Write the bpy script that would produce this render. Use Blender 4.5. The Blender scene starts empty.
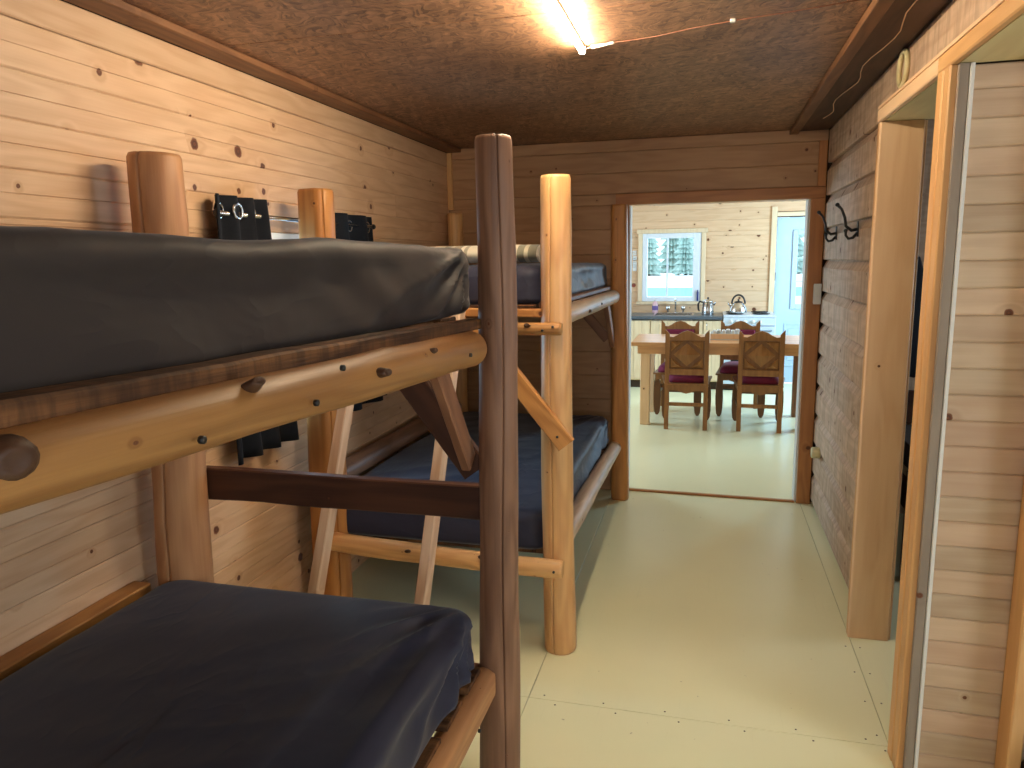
import bpy, math, random
from mathutils import Vector, Matrix, noise, Quaternion
R = math.radians
PI = math.pi
SC = bpy.context.scene
COL = SC.collection

# ------------------------------------------------------------------ camera
def cam_axes(yaw, pitch, roll):
    fwd = Vector((-math.sin(yaw)*math.cos(pitch), math.cos(yaw)*math.cos(pitch), -math.sin(pitch)))
    right = Vector((math.cos(yaw), math.sin(yaw), 0)); up = right.cross(fwd)
    return (right*math.cos(roll)+up*math.sin(roll), -right*math.sin(roll)+up*math.cos(roll), fwd)
_r, _u, _w = cam_axes(R(14.87), R(9.48), R(-.92))
cd = bpy.data.cameras.new('camera'); cam = bpy.data.objects.new('camera', cd); COL.objects.link(cam)
M3 = Matrix((_r, _u, -_w)).transposed().to_4x4()
cam.matrix_world = Matrix.Translation((0, 0, 1.6)) @ M3
cd.sensor_width = 36; cd.lens = 740/1024*36; cd.clip_start = .02
SC.camera = cam

# ------------------------------------------------------------------ world, lights, exposure
SC.view_settings.view_transform = 'Standard'; SC.view_settings.look = 'None'
SC.view_settings.gamma = 1; SC.view_settings.use_curve_mapping = False
SC.view_settings.exposure = 0.25
W = bpy.data.worlds.new('overcast_sky'); SC.world = W; W.use_nodes = True
bg = W.node_tree.nodes['Background']; bg.inputs[0].default_value = (.80, .92, 1, 1); bg.inputs[1].default_value = 2.4

def area(name, loc, direction, sx, sy, power, color):
    l = bpy.data.lights.new(name, 'AREA'); l.shape = 'RECTANGLE'; l.size = sx; l.size_y = sy
    l.energy = power; l.color = color
    o = bpy.data.objects.new(name, l); COL.objects.link(o); o.location = loc
    o.rotation_euler = Vector(direction).to_track_quat('-Z', 'Z').to_euler()
    return o
DAY = (.43, .73, 1.0)
area('daylight_kitchen_right', (2.42, 8.35, 1.55), (-1, 0, -.06), 1.5, 1.1, 155, DAY)
area('daylight_kitchen_left', (-2.82, 7.3, 1.55), (1, 0, -.06), 1.5, 1.1, 82, DAY)
area('daylight_left_window', (-2.05, 2.92, 1.33), (1, 0, -.1), .6, .7, 26, DAY)
area('daylight_nook_window', (2.82, .35, 1.45), (-1, 0, -.08), 1.3, 1.1, 26, (.90, .95, 1))
area('daylight_rear_window', (.55, -2.72, 1.45), (0, 1, -.06), 1.3, 1.1, 20, (.92, .96, 1))

area('daylight_side_room', (2.86, 3.7, 1.45), (-1, 0, -.1), .9, .7, 10, (.80, .92, 1))

# ------------------------------------------------------------------ node helpers and materials
class NT:
    def __init__(s, name):
        s.m = bpy.data.materials.new(name); s.m.use_nodes = True; s.t = s.m.node_tree
        s.b = s.t.nodes['Principled BSDF']; s.out = s.t.nodes['Material Output']
    def n(s, typ, **kw):
        nd = s.t.nodes.new(typ)
        for k, v in kw.items(): setattr(nd, k, v)
        return nd
    def link(s, a, b): s.t.links.new(a, b)
    def put(s, sock, v):
        if isinstance(v, bpy.types.NodeSocket): s.link(v, sock)
        else: sock.default_value = v
    def math(s, op, a, b=0.0, c=None, clamp=False):
        nd = s.n('ShaderNodeMath', operation=op, use_clamp=clamp); s.put(nd.inputs[0], a); s.put(nd.inputs[1], b)
        if c is not None: s.put(nd.inputs[2], c)
        return nd.outputs[0]
    def vmath(s, op, a, b):
        nd = s.n('ShaderNodeVectorMath', operation=op); s.put(nd.inputs[0], a); s.put(nd.inputs[1], b); return nd.outputs[0]
    def mix(s, f, a, b, blend='MIX'):
        nd = s.n('ShaderNodeMix', data_type='RGBA', blend_type=blend)
        s.put(nd.inputs[0], f); s.put(nd.inputs[6], a); s.put(nd.inputs[7], b); return nd.outputs[2]
    def noise(s, v, scale=1.0, detail=3, rough=.55, dist=0.0):
        nd = s.n('ShaderNodeTexNoise'); s.put(nd.inputs['Vector'], v); nd.inputs['Scale'].default_value = scale
        nd.inputs['Detail'].default_value = detail; nd.inputs['Roughness'].default_value = rough; nd.inputs['Distortion'].default_value = dist
        return nd.outputs[0]
    def maprange(s, v, a, b, c=0.0, d=1.0, smooth=True):
        nd = s.n('ShaderNodeMapRange', interpolation_type='SMOOTHSTEP' if smooth else 'LINEAR')
        for i, x in enumerate((v, a, b, c, d)): s.put(nd.inputs[i], x)
        return nd.outputs[0]
    def xyz(s, v):
        nd = s.n('ShaderNodeSeparateXYZ'); s.put(nd.inputs[0], v); return nd.outputs
    def comb(s, x, y, z):
        nd = s.n('ShaderNodeCombineXYZ'); s.put(nd.inputs[0], x); s.put(nd.inputs[1], y); s.put(nd.inputs[2], z); return nd.outputs[0]
    def bump(s, h, strength=.3, dist=.01):
        nd = s.n('ShaderNodeBump'); nd.inputs['Strength'].default_value = strength; nd.inputs['Distance'].default_value = dist
        s.link(h, nd.inputs['Height']); s.link(nd.outputs[0], s.b.inputs['Normal'])

def c4(c): return (c[0], c[1], c[2], 1)
def srgb(r, g, b):
    f = lambda v: (v/255/12.92) if v <= 10 else ((v/255+.055)/1.055)**2.4
    return (f(r), f(g), f(b))

def wood(name, light, dark, axis='X', knots=.45, knot_size=1.0, rough=.5, tone=.22, grain=.5, knotcol=(.10, .035, .015), cyl=False, spec=.35, bumpk=.25, pinkish=.0, saw=0.0):
    """Procedural sawn or peeled wood. axis = local direction of the grain."""
    t = NT(name)
    tc = t.n('ShaderNodeTexCoord').outputs['Object']; rnd = t.n('ShaderNodeObjectInfo').outputs['Random']
    p = t.xyz(tc)
    if axis == 'X': L, a, b = p[0], p[2], p[1]
    elif axis == 'Y': L, a, b = p[1], p[0], p[2]
    else: L, a, b = p[2], p[0], p[1]
    if cyl:
        a = t.math('MULTIPLY', t.math('ARCTAN2', p[1], p[0]), .06); b = 0.0
    L2 = t.math('ADD', L, t.math('MULTIPLY', rnd, 37.3)); a2 = t.math('ADD', a, t.math('MULTIPLY', rnd, 11.7))
    # knots
    vo = t.n('ShaderNodeTexVoronoi', voronoi_dimensions='2D'); t.link(t.comb(L2, a2, 0.0), vo.inputs['Vector'])
    vo.inputs['Scale'].default_value = 5.2; vo.inputs['Randomness'].default_value = 1
    cs = t.n('ShaderNodeSeparateColor'); t.link(vo.outputs['Color'], cs.inputs[0])
    keep = t.math('LESS_THAN', cs.outputs[0], knots)
    rad = t.math('MULTIPLY', t.math('ADD', t.math('MULTIPLY', t.math('POWER', cs.outputs[1], 2.0), .065), .022), knot_size)
    dn = t.math('DIVIDE', vo.outputs['Distance'], rad)
    wob = t.math('ADD', dn, t.math('MULTIPLY', t.math('SUBTRACT', t.noise(t.comb(L2, a2, 0.0), 60, 2), .5), .6))
    kn = t.math('MULTIPLY', t.maprange(wob, 1.05, .75), keep)
    halo = t.math('MULTIPLY', t.maprange(dn, 3.6, .9), keep)
    # grain
    base = t.comb(t.math('MULTIPLY', L2, 1.3), t.math('MULTIPLY', a2, 9.0), t.math('MULTIPLY', b, 9.0))
    n1 = t.noise(base, 1.0, 2, .5)
    ph = t.math('ADD', t.math('MULTIPLY', n1, 34.0), t.math('MULTIPLY', halo, 5.0))
    rings = t.math('MULTIPLY', t.math('ADD', t.math('SINE', ph), 1.0), .5)
    fine = t.noise(t.comb(t.math('MULTIPLY', L2, 5.0), t.math('MULTIPLY', a2, 170.0), t.math('MULTIPLY', b, 170.0)), 1.0, 3, .6)
    broad = t.noise(t.comb(t.math('MULTIPLY', L2, .9), t.math('MULTIPLY', a2, 4.0), 0.0), 1.0, 2)
    f = t.math('ADD', t.math('MULTIPLY', rings, .38), t.math('ADD', t.math('MULTIPLY', fine, .42), t.math('MULTIPLY', broad, .5)))
    f = t.math('MULTIPLY', t.math('SUBTRACT', f, .28), grain*1.8, clamp=True)
    col = t.mix(f, c4(light), c4(dark))
    col = t.mix(t.math('MULTIPLY', halo, .35), col, c4(dark))
    if saw:
        sw_ = t.noise(t.comb(t.math('MULTIPLY', L2, 26.0), t.math('MULTIPLY', a2, 4.0), 0.0), 1.0, 4, .65)
        col = t.mix(t.maprange(sw_, .42, .62, 0, saw), col, c4([x*.55 for x in dark]))
    if pinkish: col = t.mix(t.math('MULTIPLY', t.maprange(t.math('FRACT', t.math('MULTIPLY', rnd, 7.31)), .35, .95), pinkish), col, c4((light[0]*.96, light[1]*.74, light[2]*.72)))
    ring2 = t.math('MULTIPLY', t.math('ADD', t.math('SINE', t.math('MULTIPLY', wob, 11.0)), 1.0), .25)
    kc = t.mix(ring2, c4(knotcol), c4((knotcol[0]*2.6, knotcol[1]*2.4, knotcol[2]*2.2)))
    col = t.mix(kn, col, kc)
    val = t.math('ADD', t.math('MULTIPLY', rnd, tone), 1-tone*.5)
    hv = t.n('ShaderNodeHueSaturation'); t.link(col, hv.inputs['Color']); t.link(val, hv.inputs['Value'])
    t.link(hv.outputs[0], t.b.inputs['Base Color'])
    t.b.inputs['Roughness'].default_value = rough; t.b.inputs['Specular IOR Level'].default_value = spec
    t.bump(t.math('SUBTRACT', t.math('ADD', t.math('MULTIPLY', fine, .5), t.math('MULTIPLY', rings, .25)), t.math('MULTIPLY', kn, .6)), bumpk, .004)
    return t.m

def plain(name, col, rough=.5, metal=0.0, spec=.5, nz=0.0, nscale=20, bumps=0.0, sheen=0.0, emit=None, estr=0.0):
    t = NT(name)
    tc = t.n('ShaderNodeTexCoord').outputs['Object']
    nn = t.noise(tc, nscale, 4)
    d = nz if nz else .06
    t.link(t.mix(nn, c4([x*(1-d) for x in col]), c4([min(1, x*(1+d)) for x in col])), t.b.inputs['Base Color'])
    t.b.inputs['Roughness'].default_value = rough; t.b.inputs['Metallic'].default_value = metal
    t.b.inputs['Specular IOR Level'].default_value = spec
    if sheen: t.b.inputs['Sheen Weight'].default_value = sheen; t.b.inputs['Sheen Roughness'].default_value = .4
    if bumps: t.bump(nn, bumps, .004)
    if emit: t.b.inputs['Emission Color'].default_value = c4(emit); t.b.inputs['Emission Strength'].default_value = estr
    return t.m

def fabric(name, col, rough=.62, sheen=.25, wrinkle=.35):
    t = NT(name); tc = t.n('ShaderNodeTexCoord').outputs['Object']
    n1 = t.noise(tc, 2.2, 3, .5, .8)
    def crease(v, sc, dist, pw):
        n = t.noise(v, sc, 2, .5, dist); r = t.math('SUBTRACT', 1.0, t.math('MULTIPLY', t.math('ABSOLUTE', t.math('SUBTRACT', n, .5)), 7.0), clamp=True)
        return t.math('POWER', r, pw)
    a = crease(t.vmath('MULTIPLY', tc, (3.0, 1.1, 4.0)), 1.6, .5, 1.2)
    b = crease(t.vmath('MULTIPLY', tc, (6.0, 3.0, 8.0)), 1.4, .4, 1.6)
    gate = t.maprange(t.noise(tc, 3.0, 2), .42, .62)
    weave = t.noise(tc, 420, 1)
    t.link(t.mix(n1, c4([x*.85 for x in col]), c4([x*1.15 for x in col])), t.b.inputs['Base Color'])
    t.b.inputs['Roughness'].default_value = rough; t.b.inputs['Specular IOR Level'].default_value = .28
    t.b.inputs['Sheen Weight'].default_value = sheen; t.b.inputs['Sheen Roughness'].default_value = .4
    h = t.math('ADD', t.math('MULTIPLY', a, .22), t.math('ADD', t.math('MULTIPLY', t.math('MULTIPLY', b, gate), .35), t.math('MULTIPLY', weave, .02)))
    t.bump(t.math('ADD', h, t.math('MULTIPLY', n1, 1.6)), wrinkle, .022)
    return t.m

def osb(name):
    t = NT(name); tc = t.n('ShaderNodeTexCoord').outputs['Object']; rnd = t.n('ShaderNodeObjectInfo').outputs['Random']
    v0 = t.vmath('ADD', tc, t.comb(t.math('MULTIPLY', rnd, 17.0), 0.0, 0.0))
    warp = t.noise(v0, 5, 2)
    cols = []
    for sx, sy, s in ((1.0, 3.0, 22), (2.8, 1.0, 20)):
        vo = t.n('ShaderNodeTexVoronoi', feature='F1'); t.link(t.vmath('ADD', t.vmath('MULTIPLY', v0, (sx, sy, 1.0)), t.comb(warp, t.math('MULTIPLY', warp, -1.3), 0.0)), vo.inputs['Vector']); vo.inputs['Scale'].default_value = s
        cs = t.n('ShaderNodeSeparateColor'); t.link(vo.outputs['Color'], cs.inputs[0]); cols.append(cs.outputs[0])
    f = t.math('ADD', t.math('MULTIPLY', cols[0], .5), t.math('MULTIPLY', cols[1], .5))
    big = t.noise(v0, 1.6, 3)
    col = t.mix(f, c4(srgb(94, 66, 54)), c4(srgb(196, 150, 114)))
    col = t.mix(t.maprange(big, .4, .75, 0, .45), col, c4(srgb(104, 72, 58)))
    t.link(col, t.b.inputs['Base Color']); t.b.inputs['Roughness'].default_value = .42; t.b.inputs['Specular IOR Level'].default_value = .4
    t.bump(t.math('ADD', f, t.math('MULTIPLY', t.noise(v0, 90, 2), .5)), .5, .004)
    return t.m

def floor_paint(name, col):
    t = NT(name); tc = t.n('ShaderNodeTexCoord').outputs['Object']; rnd = t.n('ShaderNodeObjectInfo').outputs['Random']
    big = t.noise(tc, 1.8, 4, .6); streak = t.noise(t.vmath('MULTIPLY', tc, (40.0, 2.0, 1.0)), 1.0, 3, .6)
    c = t.mix(big, c4([x*.95 for x in col]), c4([min(1, x*1.03) for x in col]))
    c = t.mix(t.maprange(streak, .62, .8, 0, .25), c, c4([x*.82 for x in col]))
    spots = t.noise(tc, 38, 2, .5); c = t.mix(t.maprange(spots, .74, .80, 0, .5), c, c4((.25, .22, .15)))
    t.link(c, t.b.inputs['Base Color'])
    t.b.inputs['Roughness'].default_value = .27; t.b.inputs['Specular IOR Level'].default_value = .5
    t.bump(t.math('ADD', t.math('MULTIPLY', streak, .2), t.math('MULTIPLY', t.noise(tc, 1.1, 1), 1.0)), .06, .006)
    return t.m

def glass(name, tint=(.93, .98, 1)):
    t = NT(name); t.t.nodes.remove(t.b)
    tr = t.n('ShaderNodeBsdfTransparent'); tr.inputs[0].default_value = c4(tint)
    gl = t.n('ShaderNodeBsdfGlossy'); gl.inputs['Roughness'].default_value = .02
    mx = t.n('ShaderNodeMixShader'); mx.inputs[0].default_value = .06
    t.link(tr.outputs[0], mx.inputs[1]); t.link(gl.outputs[0], mx.inputs[2]); t.link(mx.outputs[0], t.out.inputs[0])
    return t.m

def stripes(name):
    t = NT(name); p = t.xyz(t.n('ShaderNodeTexCoord').outputs['Object'])
    rp = t.n('ShaderNodeValToRGB'); t.link(t.math('FRACT', t.math('ADD', t.math('MULTIPLY', p[0], 6.2), .12)), rp.inputs[0])
    rp.color_ramp.interpolation = 'CONSTANT'; e = rp.color_ramp.elements
    cs = [(0, srgb(205, 196, 176)), (.30, srgb(118, 116, 100)), (.48, srgb(196, 188, 166)), (.58, srgb(128, 126, 110)), (.80, srgb(214, 206, 190)), (.90, srgb(150, 146, 128))]
    e[0].color = c4(cs[0][1]); e[1].position = .30; e[1].color = c4(cs[1][1])
    for pos, c in cs[2:]:
        q = e.new(pos); q.color = c4(c)
    t.link(rp.outputs[0], t.b.inputs['Base Color']); t.b.inputs['Roughness'].default_value = .9
    t.b.inputs['Sheen Weight'].default_value = .3
    t.bump(t.noise(t.n('ShaderNodeTexCoord').outputs['Object'], 180, 2), .4, .004)
    return t.m

M = {}
M['pine'] = wood('pine_plank', srgb(222, 186, 150), srgb(190, 144, 106), 'X', .50, 1.45, .48, .16, .45)
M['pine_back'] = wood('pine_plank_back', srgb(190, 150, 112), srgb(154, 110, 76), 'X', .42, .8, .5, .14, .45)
M['pine_kitchen'] = wood('pine_plank_kitchen', srgb(226, 190, 152), srgb(200, 154, 114), 'X', .55, 1.9, .45, .14, .4)
M['pine_pale'] = wood('pine_plank_pale', srgb(206, 182, 154), srgb(172, 142, 114), 'X', .32, 1.0, .55, .26, .5, pinkish=.35)
M['siding'] = wood('rough_siding', srgb(214, 186, 160), srgb(172, 136, 108), 'X', .30, 1.3, .6, .22, .5, bumpk=.6, saw=.38)
M['gap'] = plain('dark_gap', (.06, .035, .02), .9)
M['trim'] = wood('pine_trim', srgb(226, 178, 122), srgb(196, 142, 90), 'Z', .25, .7, .45, .12, .45)
M['trim_red'] = wood('stained_trim', srgb(190, 130, 78), srgb(140, 84, 48), 'Z', .4, .9, .42, .1, .5)
M['trim_pale'] = wood('pale_trim', srgb(240, 206, 168), srgb(220, 174, 130), 'Z', .15, .6, .5, .1, .4)
M['log_brown'] = wood('peeled_log_brown', srgb(152, 114, 90), srgb(98, 66, 50), 'Z', .5, .35, .5, .08, .6, cyl=True, spec=.4)
M['log_honey'] = wood('peeled_log_honey', srgb(226, 178, 120), srgb(184, 128, 78), 'Z', .6, .35, .38, .08, .55, cyl=True, spec=.5)
M['log_yellow'] = wood('peeled_log_yellow', srgb(172, 126, 74), srgb(126, 82, 44), 'Z', .45, .4, .46, .08, .6, cyl=True, spec=.4)
M['log_pale'] = wood('peeled_log_pale', srgb(206, 178, 150), srgb(160, 124, 96), 'Z', .5, .4, .4, .08, .5, cyl=True, spec=.5)
M['log_orange'] = wood('peeled_log_orange', srgb(200, 140, 78), srgb(150, 92, 46), 'Z', .45, .4, .42, .08, .5, cyl=True)
M['log_tan'] = wood('peeled_log_tan', srgb(200, 148, 102), srgb(150, 98, 64), 'Z', .5, .35, .5, .08, .55, cyl=True, spec=.4)
M['endgrain'] = plain('end_grain', srgb(196, 150, 96), .7, nz=.2, nscale=60)
M['board_rough'] = wood('rough_board', srgb(146, 100, 60), srgb(60, 36, 20), 'Z', .3, .8, .7, .12, .9, bumpk=1.0, saw=.6)
M['board_brown'] = wood('brown_board', srgb(158, 112, 84), srgb(100, 64, 46), 'Z', .3, .6, .55, .1, .6)
M['board_dark'] = wood('dark_board', srgb(92, 56, 38), srgb(54, 30, 22), 'Z', .25, .6, .5, .08, .6)
M['board_pale'] = wood('pale_board', srgb(206, 178, 152), srgb(160, 122, 96), 'Z', .4, .6, .55, .1, .55)
M['board_honey'] = wood('honey_board', srgb(206, 150, 88), srgb(158, 100, 54), 'Z', .35, .7, .5, .1, .65)
M['grey_edge'] = wood('grey_board', srgb(150, 136, 122), srgb(118, 102, 90), 'Z', .3, .8, .6, .1, .4)
M['knot'] = plain('knot_wood', srgb(72, 44, 26), .55, nz=.35, nscale=50, bumps=.4)
M['ceil'] = osb('ceiling_osb')
M['ceil_dark'] = wood('dark_ceiling_board', srgb(96, 66, 50), srgb(60, 40, 32), 'Y', .3, .8, .6, .1, .6)
M['ceil_trim'] = wood('ceiling_trim_wood', srgb(140, 98, 66), srgb(92, 58, 38), 'Y', .7, 1.2, .5, .1, .6)
M['floor'] = floor_paint('floor_paint', srgb(242, 240, 200))
M['subfloor'] = plain('floor_joint', srgb(92, 84, 60), .9)
M['navy'] = fabric('navy_sheet', (.032, .035, .064), .55, .16, .20)
M['sheet_dark'] = fabric('navy_sheet_warm_lit', (.034, .0265, .0255), .60, .12, .14)  # same navy cloth, with the brown cast of warm light put into its colour
M['curtain'] = fabric('black_curtain', (.006, .008, .014), .8, .02, .2)
M['blanket'] = stripes('striped_blanket')
M['black'] = plain('black_iron', (.012, .011, .012), .45, .0, .5)
M['chrome'] = plain('steel', (.62, .62, .62), .22, 1.0)
M['white'] = plain('white_paint', (.72, .72, .70), .45)
M['plastic'] = plain('switch_plastic', srgb(200, 186, 160), .4)
M['plywood'] = wood('birch_ply', srgb(222, 210, 164), srgb(198, 180, 132), 'Y', .12, 1.0, .5, .06, .4)
M['door_white'] = plain('door_paint', srgb(188, 208, 226), .4)
M['cab'] = wood('cabinet_pine', srgb(236, 212, 176), srgb(212, 176, 132), 'Z', .1, .8, .45, .1, .35)
M['counter'] = plain('counter_laminate', srgb(84, 92, 100), .3, nz=.25, nscale=90)
M['enamel'] = plain('stove_enamel', srgb(206, 216, 226), .28)
M['chairwood'] = wood('chair_wood', srgb(160, 112, 66), srgb(112, 72, 40), 'Z', .1, .5, .4, .06, .5)
M['chairwood_dark'] = wood('chair_wood_dark', srgb(128, 86, 50), srgb(88, 54, 30), 'Z', .1, .5, .4, .05, .5)
M['velvet'] = plain('burgundy_velvet', srgb(116, 22, 58), .8, sheen=.12, nz=.15)
M['table'] = wood('table_wood', srgb(222, 170, 120), srgb(184, 126, 84), 'X', .1, .8, .3, .06, .4)
M['glass'] = glass('window_glass')
M['vinyl'] = plain('window_vinyl', srgb(226, 230, 236), .4)
M['firwood'] = wood('firewood', srgb(180, 116, 72), srgb(120, 66, 38), 'Z', .2, .5, .8, .2, .7)
M['bark'] = plain('bark', srgb(62, 44, 34), .95, nz=.4, nscale=40, bumps=.8)

# ------------------------------------------------------------------ mesh helpers
def tag(o, label=None, cat=None, group=None, kind=None):
    if label: o['label'] = label
    if cat: o['category'] = cat
    if group: o['group'] = group
    if kind: o['kind'] = kind
    return o
def empty(name, loc, label=None, cat=None, group=None, kind=None, rz=0.0):
    o = bpy.data.objects.new(name, None); COL.objects.link(o); o.location = loc; o.rotation_euler = (0, 0, rz)
    o.empty_display_size = .1
    return tag(o, label, cat, group, kind)
def origin_of(p):
    v = Vector((0, 0, 0))
    while p: v += p.location; p = p.parent
    return v
def link(name, me, parent=None):
    o = bpy.data.objects.new(name, me); COL.objects.link(o)
    if parent: o.parent = parent
    return o
def mesh(name, verts, faces, mats, smooth=False, fmat=None):
    me = bpy.data.meshes.new(name); me.from_pydata([tuple(v) for v in verts], [], faces)
    for m in (mats if isinstance(mats, (list, tuple)) else [mats]): me.materials.append(m)
    if smooth is True: me.polygons.foreach_set('use_smooth', [True]*len(me.polygons))
    elif smooth: me.polygons.foreach_set('use_smooth', [bool(s) for s in smooth])
    if fmat: me.polygons.foreach_set('material_index', fmat)
    me.update(); return me

class MB:
    def __init__(s): s.v = []; s.f = []; s.s = []; s.mi = []
    def add(s, verts, faces, smooth=False, mi=0):
        o = len(s.v); s.v += [Vector(v) for v in verts]
        for f in faces: s.f.append([i+o for i in f]); s.s.append(smooth); s.mi.append(mi)
        return s
    def box(s, x0, x1, y0, y1, z0, z1, bev=0.0, mi=0):
        if not bev:
            vs = [(x, y, z) for z in (z0, z1) for y in (y0, y1) for x in (x0, x1)]
            return s.add(vs, [(0, 2, 3, 1), (4, 5, 7, 6), (0, 1, 5, 4), (1, 3, 7, 5), (3, 2, 6, 7), (2, 0, 4, 6)], False, mi)
        b = min(bev, (x1-x0)*.49, (y1-y0)*.49, (z1-z0)*.49)
        vs = []; rings = []
        for z, i in ((z0, b), (z0+b, 0), (z1-b, 0), (z1, b)):
            X0, X1, Y0, Y1 = x0+i, x1-i, y0+i, y1-i; c = b if not i else b*.5
            r = [(X0+c, Y0), (X1-c, Y0), (X1, Y0+c), (X1, Y1-c), (X1-c, Y1), (X0+c, Y1), (X0, Y1-c), (X0, Y0+c)]
            rings.append(len(vs)); vs += [(p[0], p[1], z) for p in r]
        fs = [tuple(range(7, -1, -1)), tuple(range(24, 32))]
        for k in range(3):
            for i in range(8):
                j = (i+1) % 8; fs.append((k*8+i, k*8+j, k*8+8+j, k*8+8+i))
        return s.add(vs, fs, False, mi)
    def tube(s, pts, r, n=10, caps=True, mi=0, smooth=True):
        pts = [Vector(p) for p in pts]; rr = r if isinstance(r, (list, tuple)) else [r]*len(pts)
        vs = []; up = Vector((0, 0, 1)); prev = None
        for i, p in enumerate(pts):
            d = (pts[min(i+1, len(pts)-1)]-pts[max(i-1, 0)]).normalized()
            if prev is None: a = d.orthogonal().normalized()
            else: a = (prev-d*prev.dot(d)).normalized()
            prev = a; b = d.cross(a)
            for k in range(n):
                t = 2*PI*k/n; vs.append(p+a*(math.cos(t)*rr[i])+b*(math.sin(t)*rr[i]))
        fs = []
        for i in range(len(pts)-1):
            for k in range(n):
                j = (k+1) % n; fs.append((i*n+k, i*n+j, i*n+n+j, i*n+n+k))
        s.add(vs, fs, smooth, mi)
        if caps:
            m = len(pts)-1
            s.add(vs[:n], [tuple(range(n-1, -1, -1))], False, mi); s.add(vs[m*n:], [tuple(range(n))], False, mi)
        return s
    def lathe(s, prof, c=(0, 0, 0), n=24, mi=0, axis='Z'):
        vs = []; fs = []
        for r, z in prof:
            for k in range(n):
                t = 2*PI*k/n; v = (r*math.cos(t), r*math.sin(t), z)
                if axis == 'X': v = (v[2], v[0], v[1])
                elif axis == 'Y': v = (v[0], v[2], v[1])
                vs.append((v[0]+c[0], v[1]+c[1], v[2]+c[2]))
        for i in range(len(prof)-1):
            for k in range(n):
                j = (k+1) % n; fs.append((i*n+k, i*n+j, i*n+n+j, i*n+n+k))
        fs.append(tuple(range(n-1, -1, -1))); fs.append(tuple(range((len(prof)-1)*n, len(prof)*n)))
        return s.add(vs, fs, True, mi)
    def prism(s, outline, a, b, plane='XZ', mi=0):
        """outline in a plane, extruded from a to b along the missing axis"""
        n = len(outline); vs = []
        for d in (a, b):
            for p, q in outline: vs.append({'XZ': (p, d, q), 'YZ': (d, p, q), 'XY': (p, q, d)}[plane])
        fs = [tuple(range(n)), tuple(range(2*n-1, n-1, -1))]
        for i in range(n):
            j = (i+1) % n; fs.append((i, i+n, j+n, j))
        return s.add(vs, fs, False, mi)
    def torus(s, c, R0, r, axis='X', n=24, m=8, squash=1.0):
        vs = []; fs = []
        for i in range(n):
            t = 2*PI*i/n
            for k in range(m):
                u = 2*PI*k/m; rr = R0+r*math.cos(u); h = r*math.sin(u)*squash
                v = (rr*math.cos(t), rr*math.sin(t), h)
                if axis == 'X': v = (v[2], v[0], v[1])
                elif axis == 'Y': v = (v[0], v[2], v[1])
                vs.append((v[0]+c[0], v[1]+c[1], v[2]+c[2]))
        for i in range(n):
            for k in range(m):
                a, b = i*m+k, i*m+(k+1) % m; e, f = ((i+1) % n)*m+k, ((i+1) % n)*m+(k+1) % m
                fs.append((a, e, f, b))
        return s.add(vs, fs, True)
    def build(s, name, mats, parent=None, local=False):
        """verts are world coordinates unless local; the origin is moved to the middle of the piece"""
        lo = Vector([min(v[i] for v in s.v) for i in range(3)]); hi = Vector([max(v[i] for v in s.v) for i in range(3)])
        c = (lo+hi)/2
        me = mesh(name, [v-c for v in s.v], s.f, mats, s.s, s.mi)
        o = link(name, me, parent)
        o.location = c - (Vector((0, 0, 0)) if local else origin_of(parent))
        import bmesh
        bm = bmesh.new(); bm.from_mesh(me); bmesh.ops.remove_doubles(bm, verts=bm.verts, dist=1e-6); bmesh.ops.recalc_face_normals(bm, faces=bm.faces); bm.to_mesh(me); bm.free()
        return o

def orient(o, p0, p1, hint=(0, 0, 1), parent=None):
    """local Z runs p0->p1, local X as near as possible to hint"""
    p0 = Vector(p0); p1 = Vector(p1); z = (p1-p0).normalized(); h = Vector(hint)
    if abs(z.dot(h.normalized())) > .98: h = Vector((1, 0, 0)) if abs(z.x) < .9 else Vector((0, 1, 0))
    x = (h-z*h.dot(z)).normalized(); y = z.cross(x)
    o.matrix_basis = Matrix.Translation((p0+p1)/2-origin_of(parent)) @ Matrix((x, y, z)).transposed().to_4x4()

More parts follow.
